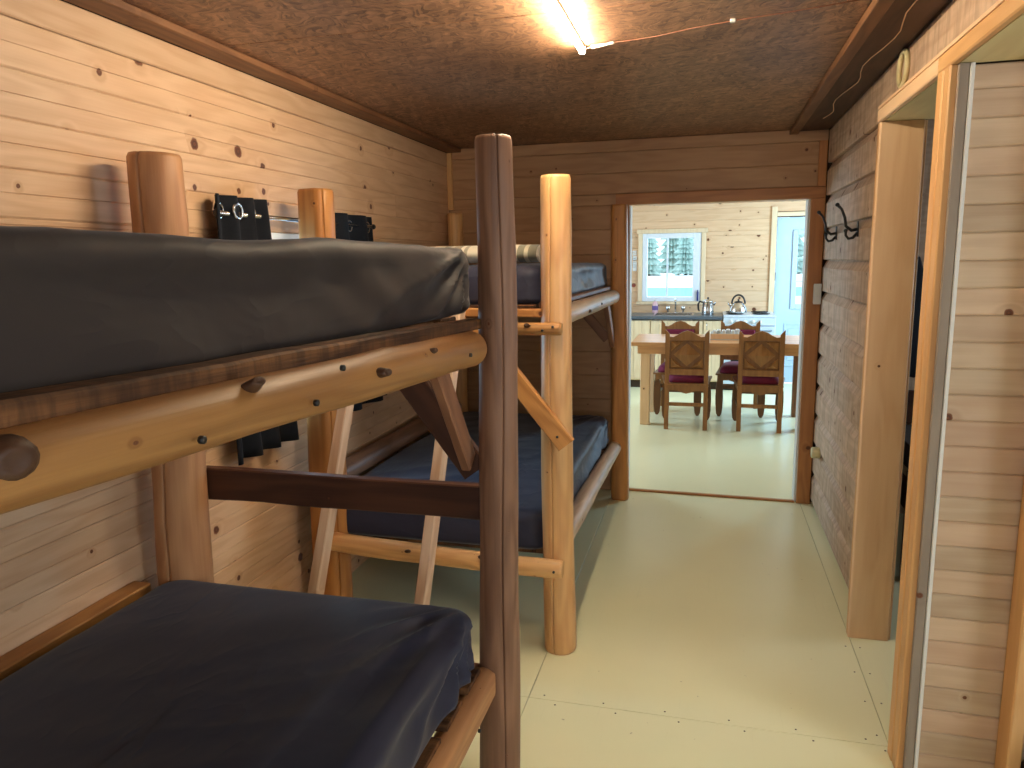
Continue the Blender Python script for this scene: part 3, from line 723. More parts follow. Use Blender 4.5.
for i in range(12):
    y = YN+.06+i*.165
    lumber('slat', (-1.66, y, 1.4315-.0+.034*(1-i/11)*.0+.012), (-.65, y, 1.4435), .12, .022, M['board_rough'], b1, (0, 1, 0))
    lumber('slat', (-1.71, y, .438), (-.605, y, .438), .12, .022, M['board_rough'], b1, (0, 1, 0))
lumber('end_board', (-1.66, YF+.085, .889), (-.532, YF+.085, .889), .105, .038, M['board_dark'], b1, wav=.004, seed=2)
lumber('end_board', (-1.62, YF+.02, 1.372), (-.64, YF+.02, 1.372), .07, .04, M['board_brown'], b1)
lumber('end_board', (-1.58, YF-.02, .38), (-.63, YF-.02, .38), .07, .04, M['board_brown'], b1)
lumber('brace', (-.895, YF+.045, 1.336), (-.640, YF+.045, .995), .085, .030, M['board_dark'], b1, (1, 0, 0))
lumber('brace', (-.650, 1.715, 1.345), (-.650, 1.950, 1.035), .066, .028, M['board_brown'], b1, (0, 1, 0))
lumber('brace', (-1.575, YF-.0, 1.09), (-1.45, YF-.0, 1.34), .07, .03, M['board_honey'], b1, (1, 0, 0))
stub((-.562, .475, 1.440), (1, -.1, .0), .020, .006, b1, .75)
stub((-.566, .825, 1.445), (.8, -.2, .5), .011, .016, b1)
stub((-.556, 1.19, 1.408), (.9, -.3, .1), .012, .018, b1)
stub((-.556, 1.46, 1.415), (1, -.1, .3), .008, .005, b1)
nails([((-.549, .70, 1.405), 'X'), ((-.546, .95, 1.40), 'X'), ((-.543, 1.03, 1.44), 'X'), ((-.54, 1.66, 1.38), 'X'), ((-.555, 1.70, .37), 'X')], b1)
mattress('mattress', 'dark sheeted mattress on the upper deck of the near bunk', -1.62, -.648, YN+.04, YF+.115, 1.4555, 1.640, M['sheet_dark'], 1, (1.0, 9), 1.0)
mattress('mattress', 'navy sheeted mattress on the lower deck of the near bunk', -1.665, -.617, YN+.04, YF-.04, .4505, .617, M['navy'], 2, (.8, 8), 1.2)

YN2, YF2 = 2.82, 4.83
b2 = empty('bunk_bed', (-1.12, 3.85, 0), 'far rustic log bunk bed with honey coloured posts beside the doorway', 'bunk bed', 'rustic log bunk beds')
log('post', (-.558, YN2, 0), (-.566, YN2, 1.912), .066, .058, M['log_honey'], b2, 11, .006, crack=4.5, rough=.035, n=30)
log('post', (-1.595, YN2, 0), (-1.568, YN2, 1.90), .085, .072, M['log_orange'], b2, 12, .004, crack=5.55, rough=.02, n=28, flat=4.4)
log('post', (-.540, YF2, 0), (-.560, YF2, 1.938), .060, .053, M['log_orange'], b2, 13, .005, rough=.03, n=28, flat=4.71)
log('post', (-1.67, YF2+.03, 0), (-1.67, YF2+.03, 1.92), .055, .052, M['log_honey'], b2, 14, .004)
log('rail', (-.578, YN2+.03, 1.374), (-.590, YF2-.03, 1.360), .042, .044, M['log_pale'], b2, 15, .006)
log('rail', (-.565, YN2+.03, .447), (-.575, YF2-.03, .362), .046, .044, M['log_pale'], b2, 16, .006)
log('rail', (-1.60, YN2, 1.36), (-1.60, YF2, 1.36), .04, .04, M['log_honey'], b2, 17, .006)
log('rail', (-1.70, YN2+.05, .60), (-1.70, YF2, .60), .055, .055, M['log_brown'], b2, 18, .006)
log('end_rail', (-1.60, YN2-.062, .412), (-.530, YN2-.078, .382), .042, .036, M['log_honey'], b2, 19, .008, rough=.06, hint=(0, 1, 0))
log('end_rail', (-1.62, YN2-.07, 1.352), (-.530, YN2-.078, 1.340), .028, .024, M['log_yellow'], b2, 20, .004, rough=.08, hint=(0, 1, 0))
lumber('deck_edge', (-1.58, YN2-.01, 1.398), (-.612, YN2-.01, 1.398), .032, .04, M['board_honey'], b2, wav=.003)
lumber('deck_edge', (-.625, YN2+.06, 1.424), (-.625, YF2-.05, 1.418), .022, .05, M['board_brown'], b2)
lumber('brace', (-.872, YN2-.086, 1.345), (-.512, YN2-.086, .895), .072, .034, M['board_honey'], b2, (1, 0, 0))
lumber('brace', (-1.50, YN2-.02, 1.33), (-1.72, YN2-.02, 1.05), .07, .03, M['board_honey'], b2, (1, 0, 0))
lumber('brace', (-.592, YF2-.06, 1.06), (-.592, YF2-.36, 1.335), .06, .03, M['board_brown'], b2, (0, 1, 0))
lumber('brace', (-.63, YF2+.0, 1.08), (-.86, YF2+.0, 1.35), .06, .03, M['board_brown'], b2, (1, 0, 0))
for i in range(12):
    y = YN2+.09+i*.163
    lumber('slat', (-1.66, y, 1.416), (-.655, y, 1.416), .12, .02, M['board_rough'], b2, (0, 1, 0))
    lumber('slat', (-1.66, y, .404-.002*i), (-.60, y, .404-.002*i), .12, .02, M['board_rough'], b2, (0, 1, 0))
stub((-.54, 3.45, 1.36), (1, 0, .1), .012, .014, b2); stub((-.54, 3.85, 1.368), (.9, 0, .4), .009, .012, b2)
stub((-.66, YN2-.098, 1.356), (0, -1, .5), .010, .010, b2); stub((-.86, YN2-.115, .42), (0, -1, .5), .010, .010, b2); stub((-1.18, YN2-.115, .415), (0, -1, .3), .009, .008, b2)
nails([((-.60, YN2-.104, 1.338), 'Y'), ((-.56, YN2-.104, 1.352), 'Y'), ((-.545, YN2-.1045, .93), 'Y'), ((-.56, YN2-.118, .385), 'Y')], b2)
mattress('mattress', 'dark grey sheeted mattress on the upper deck of the far bunk', -1.64, -.625, YN2+.035, YF2+.03, 1.4265, 1.578, M['navy'], 3, None, .9)
mattress('mattress', 'navy sheeted mattress on the lower deck of the far bunk', -1.64, -.612, YN2+.0, YF2-.03, .4145, .578, M['navy'], 4, (.8, 8), 1.2)

# ladder leaning on the far bunk's upper end
ld = empty('ladder', (-1.15, 2.10, 0), 'plain pale wooden ladder leaning against the end of the far bunk', 'ladder')
for xa, xb in ((-1.372, -1.338), (-.955, -.928)):
    lumber('side_rail', (xa, 2.105, .004), (xb, 2.715, 1.42), .038, .062, M['board_pale'], ld, (1, 0, 0), .003)
for z in (.30, .745, 1.27):
    y = 2.105+(2.715-2.105)*z/1.416
    lumber('rung', (-1.352, y, z), (-.95, y, z), .036, .045, M['board_pale'], ld, (0, 0, 1))

# rolled striped blanket on the upper far mattress
def rolled(name, x0, x1, yc, z0, ry, rz, mat, label):
    n = 26; vs = []; fs = []; nx = 34
    for i in range(nx+1):
        x = x0+(x1-x0)*i/nx; e = 1.0 if 0 < i < nx else .97
        for k in range(n):
            t = 2*PI*k/n; q = 1+.05*noise.noise(Vector((x*5, math.cos(t), math.sin(t))))
            zz = rz*math.sin(t)*q*e; vs.append((x, yc+ry*math.cos(t)*q*e, z0+rz+max(zz, -rz*.93)))
    for i in range(nx):
        for k in range(n): j = (k+1) % n; fs.append((i*n+k, i*n+j, i*n+n+j, i*n+n+k))
    m = MB().add(vs, fs, True)
    for s, xx in ((0, x0), (nx, x1)):
        # spiral end of the roll, laid proud of the cap
        m.add([vs[s*n+k] for k in range(n)], [tuple(range(n))])
        pts = []
        for a in range(34):
            t = a*.42; r = 1-a/38; pts.append((xx+(.002 if s else -.002), yc+ry*.9*r*math.cos(t), z0+rz+rz*.88*r*math.sin(t)))
        m.tube(pts, .007, 6)
    return tag(m.build(name, mat), label, 'blanket')
rolled('blanket', -1.22, -.662, 3.03, 1.588, .10, .038, M['blanket'], 'rolled beige and grey striped blanket on the far upper mattress')

# ------------------------------------------------------------------ curtains and rod
def curtain(name, y0, y1, z0, z1, xm, seed, label, folds, grom):
    n = 72; mz = 24; vs = []; fs = []; t = .004
    for side in (0, 1):
        for j in range(mz+1):
            z = z0+(z1-z0)*j/mz; k = 1-.25*(1-j/mz)*math.sin(seed)
            for i in range(n+1):
                s = i/n; y = y0+(y1-y0+.11*(1-j/mz))*s+.012*noise.noise(Vector((s*3, z*2, seed)))
                x = xm+.030*math.sin(2*PI*folds*s+seed)*(.65+.35*(1-j/mz))+.008*noise.noise(Vector((s*6, z*3, seed+4)))
                vs.append((x+(t if side else 0), y, z))
    W_ = n+1; H = (mz+1)*W_
    for j in range(mz):
        for i in range(n):
            q = (j*W_+i, j*W_+i+1, j*W_+W_+i+1, j*W_+W_+i); fs.append(q); fs.append(tuple(H+a for a in reversed(q)))
    for i in range(n):
        fs.append((i, H+i, H+i+1, i+1)); q = mz*W_+i; fs.append((q, q+1, H+q+1, H+q))
    for j in range(mz):
        q = j*W_; fs.append((q, q+W_, H+q+W_, H+q)); q += n; fs.append((q, H+q, H+q+W_, q+W_))
    root = empty(name, (xm, (y0+y1)/2, z0), label, 'curtain', 'black grommet curtains')
    MB().add(vs, fs, True).build('cloth', M['curtain'], root)
    for g in grom:
        s = (g-y0)/(y1-y0); x = xm+.030*math.sin(2*PI*folds*s+seed)*.65
        MB().torus((x+.006, g, z1-.055), .026, .006, 'X', 22, 8).build('grommet', M['chrome'], root)
    return root
curtain('curtain', 2.33, 2.68, .86, 1.85, XL+.052, 1.0, 'black curtain bunched at the window beside the near bunk', 3.5, (2.38, 2.45, 2.58))
curtain('curtain', 3.14, 3.64, .87, 1.835, XL+.052, 2.6, 'black curtain hanging beyond the honey coloured wall post', 2.5, (3.18, 3.40, 3.60))
rod = empty('curtain_rod', (XL+.052, 2.95, 1.78), 'thin steel curtain rod running behind the wall post', 'curtain rod')
MB().tube([(XL+.052, 2.36, 1.785), (XL+.052, 3.64, 1.785)], .009, 12).build('pole', M['chrome'], rod)
for y in (2.352, 3.648):
    MB().lathe([(.009, -.006), (.013, -.003), (.014, .003), (.008, .007)], (XL+.052, y, 1.785), 14, 0, 'Y').build('finial', M['black'], rod)
for y in (2.72, 3.10):
    MB().box(XL+.001, XL+.045, y-.005, y+.005, 1.777, 1.787).box(XL+.0005, XL+.006, y-.010, y+.010, 1.76, 1.805).build('bracket', M['chrome'], rod)

# ------------------------------------------------------------------ ceiling lamp and its cable
lt = empty('tube_light', (-.463, 2.40, ZC-.03), 'lit warm white tube light mounted along the ceiling', 'light')
t_ = NT('led_tube'); t_.b.inputs['Base Color'].default_value = (1, .9, .75, 1); t_.b.inputs['Emission Color'].default_value = (1, .83, .58, 1); t_.b.inputs['Emission Strength'].default_value = 290
MB().tube([(-.463, 1.98, ZC-.020), (-.463, 2.80, ZC-.020)], .0092, 16).build('tube', t_.m, lt)
MB().box(-.473, -.453, 1.975, 2.805, ZC-.0108, ZC-.0008, .002).build('base', M['grey_edge'], lt)
for y in (1.962, 2.80):
    MB().box(-.476, -.450, y, y+.012, ZC-.031, ZC-.0008, .004).build('end_cap', M['white'], lt)
cb = empty('lamp_cable', (-.2, 2.7, ZC-.005), 'thin cable running across the ceiling from the tube light', 'cable')
pts = [(-.463, 2.818, ZC-.012), (-.43, 2.79, ZC-.012), (-.40, 2.765, ZC-.010), (-.30, 2.775, ZC-.006), (-.20, 2.755, ZC-.006), (-.08, 2.70, ZC-.006), (.06, 2.655, ZC-.006), (.25, 2.615, ZC-.006), (.44, 2.56, ZC-.006)]
MB().tube(pts, .0020, 6).build('wire', plain('copper_wire', srgb(120, 72, 50), .4), cb)
MB().tube([(-.425, 2.788, ZC-.012), (-.345, 2.768, ZC-.010)], .006, 8).build('connector', M['white'], cb)
MB().box(.045, .062, 2.648, 2.664, ZC-.012, ZC-.0008, .002).build('clip', M['white'], cb)
wb = [(.585+.02*math.sin(y*9), y, ZC-.017-.010*abs(math.sin(y*4.2))) for y in [1.9+.11*k for k in range(25)]]
tag(MB().tube(wb, .0022, 6).build('loose_wire', M['trim_pale']), 'loose pale wire sagging along the dark ceiling strip', 'wire')

# ------------------------------------------------------------------ small things on the right wall
tag(MB().torus((XR-.0085, 3.15, 2.272), .060, .0095, 'X', 36, 10).build('wooden_ring', M['plywood']), 'pale round wooden ring fixed high on the right wall', 'ring')
def hook(y, z, label):
    root = empty('coat_hook', (XR, y, z), label, 'coat hook', 'black coat hooks on the right wall')
    MB().prism([(-.016, -.03), (.016, -.03), (.016, .03), (.009, .042), (-.009, .042), (-.016, .03)], XR-.006, XR-.0005, 'YZ').build('plate', M['black'], root)
    o = root.children[0]; o.location = Vector((-.0033, 0, .006))
    MB().tube([(XR-.004, y, z+.005), (XR-.03, y, z+.0), (XR-.055, y, z+.02), (XR-.062, y, z+.06), (XR-.078, y, z+.10), (XR-.096, y, z+.118)], [.008, .008, .007, .0065, .006, .007], 10).lathe([(.004, -.009), (.010, -.004), (.010, .004), (.004, .009)], (XR-.098, y, z+.121), 12).build('upper_hook', M['black'], root)
    MB().tube([(XR-.004, y, z-.012), (XR-.022, y, z-.034), (XR-.042, y, z-.038), (XR-.054, y, z-.022), (XR-.055, y, z-.004)], [.007, .007, .0065, .006, .007], 10).lathe([(.004, -.008), (.009, -.003), (.009, .003), (.004, .008)], (XR-.055, y, z+.0), 12).build('lower_hook', M['black'], root)
hook(3.88, 1.715, 'black double coat hook nearest the pine jamb')
hook(4.50, 1.715, 'black double coat hook nearest the kitchen doorway')
sw = empty('light_switch', (.655, YB-.03, 1.36), 'surface mounted light switch on the doorway casing', 'switch')
MB().box(.632, .682-.005, YB-.066, YB-.0305, 1.306, 1.424, .004).build('box', M['plastic'], sw)
MB().box(.630, .6755, YB-.070, YB-.0665, 1.302, 1.428, .002).build('plate', M['white'], sw)
MB().box(.645, .661, YB-.078, YB-.0705, 1.35, 1.38, .002).build('rocker', M['white'], sw)
tag(MB().lathe([(.030, 0), (.034, -.004), (.034, -.044), (.030, -.050), (.015, -.051)], (XR+.004, 4.70, .415), 24, 0, 'X').build('door_stop', M['plywood']), 'round pale wooden door stop low on the right wall beside the doorway', 'door stop')

# firewood at the right edge of the frame
for i, (x, z, r) in enumerate(((1.00, .061, .06), (1.13, .066, .065), (1.265, .062, .06), (1.06, .172, .056), (1.19, .176, .058), (1.125, .276, .053))):
    nmz = ('bottom left', 'bottom middle', 'bottom right', 'middle left', 'middle right', 'topmost')[i]
    o = log('firewood_log', (x-.02, 2.0, z), (x-.02, 2.31, z), r, r*.97, M['bark'], None, 60+i, .0, rough=.03, n=14, rings=4)
    o.data.materials[1] = M['firwood']; tag(o, nmz+' split firewood log stacked against the partition', 'firewood', 'firewood stack beside the partition')

# ------------------------------------------------------------------ glimpsed side room behind the first right hand opening
struct('wall_side_room', MB().box(.80, 2.7, 4.9, 5.0, 0, ZC), M['siding'], 'dark far wall of the side room')
sb = empty('cot', (1.35, 4.3, 0), 'dark bed glimpsed through the narrow side doorway', 'bed')
for x in (1.0, 1.75):
    for y in (3.85, 4.80): lumber('leg', (x, y, 0), (x, y, .82 if y > 4 else .55), .07, .07, M['board_dark'], sb, (1, 0, 0))
lumber('side_board', (1.0, 3.89, .40), (1.0, 4.76, .40), .14, .03, M['board_dark'], sb); lumber('side_board', (1.75, 3.89, .40), (1.75, 4.76, .40), .14, .03, M['board_dark'], sb)
lumber('end_board', (1.04, 3.85, .40), (1.71, 3.85, .40), .14, .03, M['board_dark'], sb)
lumber('headboard', (1.04, 4.80, .70), (1.71, 4.80, .70), .2, .03, M['board_dark'], sb)
tag(MB().box(1.025, 1.725, 3.875, 4.78, .474, .60, .03).build('mattress', M['sheet_dark']), 'dark mattress on the bed in the side room', 'mattress', 'mattresses on the bunks')
jk = []
for i in range(13):
    z = 1.72-.07*i; w = (.03, .09, .17, .19, .20, .20, .20, .205, .21, .21, .215, .22, .22)[i]; dpt = .05+.02*math.sin(i)
    jk.append([(1.02+w*math.cos(2*PI*k/20), 4.862-.0+(-.06)*0+dpt*.5*math.sin(2*PI*k/20)-.03, z+.008*math.sin(k*2.0)) for k in range(20)])
m_ = MB(); fs = [(i*20+k, i*20+(k+1) % 20, i*20+20+(k+1) % 20, i*20+20+k) for i in range(12) for k in range(20)]
m_.add([p for r_ in jk for p in r_], fs+[tuple(range(20)), tuple(range(240, 260))], True)
tag(m_.build('jacket', M['curtain']), 'black jacket hanging on the dark side room wall', 'jacket')

# ------------------------------------------------------------------ kitchen: counter, cabinets, stove
CY = 9.22
for i, (x0, x1, nm, lab) in enumerate(((-2.3, -1.47, 0, 'pale pine base cabinet at the far left of the counter'), (-1.468, -.68, 0, 'pale pine base cabinet left of the sink'), (-.678, -.05, 1, 'pale pine sink cabinet with two black knobs'), (-.048, .165, 2, 'narrow pine cabinet beside the stove'))):
    cbn = empty('base_cabinet', ((x0+x1)/2, CY+.3, 0), lab, 'cabinet', 'kitchen base cabinets')
    MB().box(x0, x0+.016, CY+.022, KY-.003, .10, .855).box(x1-.016, x1, CY+.022, KY-.003, .10, .855).box(x0+.016, x1-.016, KY-.015, KY-.003, .10, .855).box(x0+.016, x1-.016, CY+.022, KY-.015, .10, .116).build('body', M['cab'], cbn)
    MB().box(x0+.002, x1-.002, CY+.07, KY-.02, 0.0, .0995).build('toe_kick', M['gap'], cbn)
    nd = 1 if nm == 2 else 2
    for k in range(nd):
        a, b = x0+(x1-x0)*k/nd+.004, x0+(x1-x0)*(k+1)/nd-.004; npl = max(2, round((b-a)/.095))
        dd = MB().box(a, b, CY+.012, CY+.0215, .115, .845).build('door', M['cab'], cbn)
        for q in range(npl):
            s = (b-a)/npl; MB().box(a+s*q+.0015, a+s*(q+1)-.0015, CY, CY+.0118, .115, .845, .003).build('board', M['cab'], dd)
        kx = (b-.03 if k == 0 else a+.03)
        if nm == 2: MB().tube([(a+.04, CY-.001, .74), (a+.04, CY-.025, .74), (a+.04, CY-.025, .82), (a+.04, CY-.001, .82)], .005, 8).build('handle', M['chrome'], dd)
        else: MB().lathe([(.008, 0), (.007, -.012), (.014, -.018), (.014, -.024), (.006, -.028)], (kx, CY, .80), 14, 0, 'Y').build('knob', M['black'], dd)
ct = empty('countertop', (-1.05, CY+.3, .86), 'grey laminate kitchen worktop with a steel sink', 'worktop')
sx0, sx1, sy0, sy1 = -.64, -.18, 9.32, 9.66
for q in ((-2.32, sx0, CY-.025, KY-.002), (sx1, .172, CY-.025, KY-.002), (sx0, sx1, CY-.025, sy0), (sx0, sx1, sy1, KY-.002)):
    MB().box(q[0], q[1], q[2], q[3], .862, .900).build('top', M['counter'], ct)
sk = MB()
for q in ((sx0-.015, sx0+.012), (sx1-.012, sx1+.015)): sk.box(q[0], q[1], sy0-.015, sy1+.015, .9005, .907, .002)
sk.box(sx0+.012, sx1-.012, sy0-.015, sy0+.012, .9005, .907, .002).box(sx0+.012, sx1-.012, sy1-.012, sy1+.015, .9005, .907, .002)
sk.box(sx0+.001, sx1-.001, sy0+.001, sy1-.001, .72, .725).box(sx0+.001, sx0+.005, sy0, sy1, .72, .9005).box(sx1-.005, sx1-.001, sy0, sy1, .72, .9005).box(sx0, sx1, sy0+.001, sy0+.005, .72, .9005).box(sx0, sx1, sy1-.005, sy1-.001, .72, .9005)
sk.build('sink', M['chrome'], ct)
fa = empty('faucet', (-.40, 9.73, .90), 'chrome two handle faucet below the kitchen window', 'faucet')
MB().box(-.50, -.30, 9.70, 9.76, .9005, .915, .005).build('base', M['chrome'], fa)
MB().tube([(-.40, 9.73, .915), (-.40, 9.73, 1.04), (-.40, 9.715, 1.07), (-.40, 9.68, 1.085), (-.40, 9.60, 1.075), (-.40, 9.56, 1.05)], .011, 12).build('spout', M['chrome'], fa)
for x in (-.495, -.305):
    MB().lathe([(.013, 0), (.012, .02), (.024, .03), (.028, .045), (.028, .065), (.02, .075)], (x, 9.73, .9155), 16).build('handle', M['chrome'], fa)
so = empty('soap_bottle', (-.635, 9.72, .9075), 'pink soap bottle with a purple label by the sink', 'bottle')
MB().lathe([(.034, 0), (.038, .006), (.038, .10), (.034, .125), (.016, .14), (.013, .15)], (-.655, 9.70, .9075), 20).build('body', plain('pink_soap', srgb(232, 190, 196), .2), so)
MB().lathe([(.0385, .035), (.0388, .04), (.0388, .085), (.0385, .09)], (-.655, 9.70, .9075), 20).build('label_band', plain('purple_label', srgb(110, 88, 150), .4), so)
MB().lathe([(.015, .1505), (.015, .168), (.006, .172), (.005, .20)], (-.655, 9.70, .9075), 16).tube([(-.655, 9.70, 1.105), (-.655, 9.665, 1.102)], .005, 8).build('pump', M['white'], so)
cp = empty('coffee_pot', (.0, 9.50, .90), 'steel coffee percolator with a black handle on the worktop', 'coffee pot')
MB().lathe([(.072, 0), (.075, .006), (.070, .06), (.064, .16), (.066, .165), (.064, .17), (.03, .19), (.012, .195)], (.0, 9.45, .9005), 28).build('body', M['chrome'], cp)
MB().lathe([(.010, .1955), (.014, .205), (.010, .216)], (.0, 9.45, .9005), 14).build('knob', M['black'], cp)
MB().tube([(-.062, 9.45, 1.055), (-.10, 9.45, 1.065), (-.115, 9.45, 1.03), (-.112, 9.45, .97), (-.10, 9.45, .945)], [.010, .012, .012, .011, .008], 10).build('handle', M['black'], cp)
MB().tube([(.066, 9.45, 1.02), (.085, 9.45, 1.045), (.092, 9.45, 1.062)], [.014, .011, .008], 10).build('spout', M['chrome'], cp)

st = empty('stove', (.48, 9.5, 0), 'white kitchen range with control knobs beside the exterior door', 'stove')
X0, X1 = .182, .782
MB().box(X0, X1, 9.235, KY-.005, .03, .885, .006).build('body', M['enamel'], st)
MB().box(X0+.02, X1-.02, 9.26, KY-.02, 0, .0298).build('plinth', M['black'], st)
MB().box(X0, X1, 9.20, KY-.005, .8855, .915, .006).build('cooktop', M['enamel'], st)
MB().box(X0+.002, X1-.002, 9.205, 9.2345, .79, .885, .005).build('control_panel', M['enamel'], st)
for x in (.275, .35, .435, .525, .60): MB().lathe([(.022, 0), (.022, -.008), (.017, -.018), (.006, -.020)], (x, 9.2045, .838), 18, 0, 'Y').build('knob', M['white'], st)
od = MB().box(X0+.004, X1-.004, 9.205, 9.2345, .22, .782, .006).build('oven_door', M['enamel'], st)
MB().box(X0+.10, X1-.10, 9.2035, 9.2048, .36, .62).build('oven_glass', M['black'], od)
MB().tube([(X0+.05, 9.2045, .735), (X0+.05, 9.17, .735), (X1-.05, 9.17, .735), (X1-.05, 9.2045, .735)], .011, 10).build('handle', plain('grey_handle', srgb(96, 104, 112), .3), od)
MB().box(X0+.004, X1-.004, 9.205, 9.2345, .04, .212, .006).build('drawer', M['enamel'], st)
for x, y in ((.32, 9.36), (.32, 9.66), (.62, 9.36), (.62, 9.66)):
    g = MB().torus((x, y, .922), .085, .006, 'Z', 20, 6)
    for k in range(4):
        t = k*PI/4; g.tube([(x-.10*math.cos(t), y-.10*math.sin(t), .926), (x+.10*math.cos(t), y+.10*math.sin(t), .926)], .005, 6)
    g.build('burner_grate', M['black'], st)
kt = empty('kettle', (.33, 9.36, .932), 'steel whistling kettle with a black arched handle on the stove', 'kettle')
KC = (.355, 9.36, .932)
MB().lathe([(.095, 0), (.104, .008), (.104, .03), (.090, .075), (.062, .115), (.050, .125)], KC, 28).build('body', M['chrome'], kt)
MB().lathe([(.050, .1252), (.045, .135), (.02, .142), (.008, .144)], KC, 20).lathe([(.008, .1442), (.012, .152), (.012, .160), (.005, .166)], KC, 12).build('lid', M['black'], kt)
MB().tube([(KC[0]+.075*math.cos(a), KC[1], KC[2]+.115+.10*math.sin(a)) for a in [PI*(-.02+1.04*k/16) for k in range(17)]], .011, 10).build('handle', M['black'], kt)
MB().tube([(KC[0]-.075, KC[1], KC[2]+.07), (KC[0]-.105, KC[1], KC[2]+.10), (KC[0]-.12, KC[1], KC[2]+.13)], [.018, .013, .011], 12).build('spout', M['chrome'], kt)

for i, (z0, z1, dx, lab) in enumerate(((1.64, 1.70, 0, 'small white note pinned at the top beside the kitchen window'), (1.44, 1.635, .004, 'long white paper sheet pinned beside the kitchen window'))):
    pp = MB(); n = 6
    vs = [(-.965+dx+.052*u, KY-.003-.006*math.sin(v*2.6+i), z0+(z1-z0)*v/n) for v in range(n+1) for u in (0, 1)]; fs = [(2*v, 2*v+1, 2*v+3, 2*v+2) for v in range(n)]
    vs2 = [(x, y-.0008, z) for x, y, z in vs]; H = len(vs)
    pp.add(vs+vs2, fs+[tuple(H+a for a in reversed(f)) for f in fs])
    if i: 
        for k in range(5): pp.box(-.957, -.925, KY-.0118, KY-.0112, 1.60-.028*k, 1.604-.028*k, 0, 1)
    tag(pp.build('paper_note', [M['white'], M['counter']]), lab, 'paper')
tag(MB().lathe([(.026, 0), (.026, -.008), (.014, -.012)], (-.945, KY-.0005, 1.255), 18, 0, 'Y').torus((-.945, KY-.008, 1.255), .02, .005, 'Y', 18, 6).build('round_plaque', plain('red_brown', srgb(140, 66, 48), .5)), 'small round reddish plaque on the kitchen wall left of the window', 'plaque')

# ------------------------------------------------------------------ dining table, things on it, chairs
tb = empty('dining_table', (.16, 7.5, 0), 'long pale wooden dining table with square legs in the kitchen', 'table')
for k in range(5): MB().box(-.70, 1.02, 7.09+.163*k, 7.09+.163*(k+1)-.0012, .775, .812, .003).build('board', M['table'], tb)
MB().box(-.64, .96, 7.115, 7.14, .70, .7745).build('apron', M['table'], tb); MB().box(-.64, .96, 7.855, 7.88, .70, .7745).build('apron', M['table'], tb)
MB().box(-.64, -.615, 7.141, 7.854, .70, .7745).build('apron', M['table'], tb); MB().box(.935, .96, 7.141, 7.854, .70, .7745).build('apron', M['table'], tb)
for x in (-.614, .845):
    for y in (7.142, 7.764): MB().box(x, x+.09, y, y+.09, 0, .7745, .004).build('leg', M['trim_pale'] if x < 0 else M['board_brown'], tb)
ty = empty('tray', (.13, 7.45, .812), 'low white tray of small packets on the dining table', 'tray')
TX0, TX1, TY0, TY1 = .03, .33, 7.36, 7.60
MB().box(TX0, TX1, TY0, TY1, .8125, .822).build('base', M['white'], ty)
MB().box(TX0, TX1, TY0, TY0+.012, .8222, .872, .002).build('side', M['trim_pale'], ty); MB().box(TX0, TX1, TY1-.012, TY1, .8222, .872, .002).build('side', M['white'], ty)
MB().box(TX0, TX0+.012, TY0+.0125, TY1-.0125, .8222, .872, .002).build('side', M['white'], ty); MB().box(TX1-.012, TX1, TY0+.0125, TY1-.0125, .8222, .872, .002).build('side', M['white'], ty)
rnd = random.Random(5)
for i in range(6):
    x = TX0+.022+.043*i; h = .065+.02*rnd.random(); y = TY0+.03+.06*(i % 2)
    o = MB().box(x, x+.036, y, y+.10, .8225, .8225+h, .006).build('packet', M['white'])
    tag(o, ('leftmost small white packet', 'second small white packet from the left', 'third small white packet from the left', 'fourth small white packet from the left', 'fifth small white packet from the left', 'rightmost small white packet')[i]+' standing in the white tray', 'packet', 'packets in the tray')

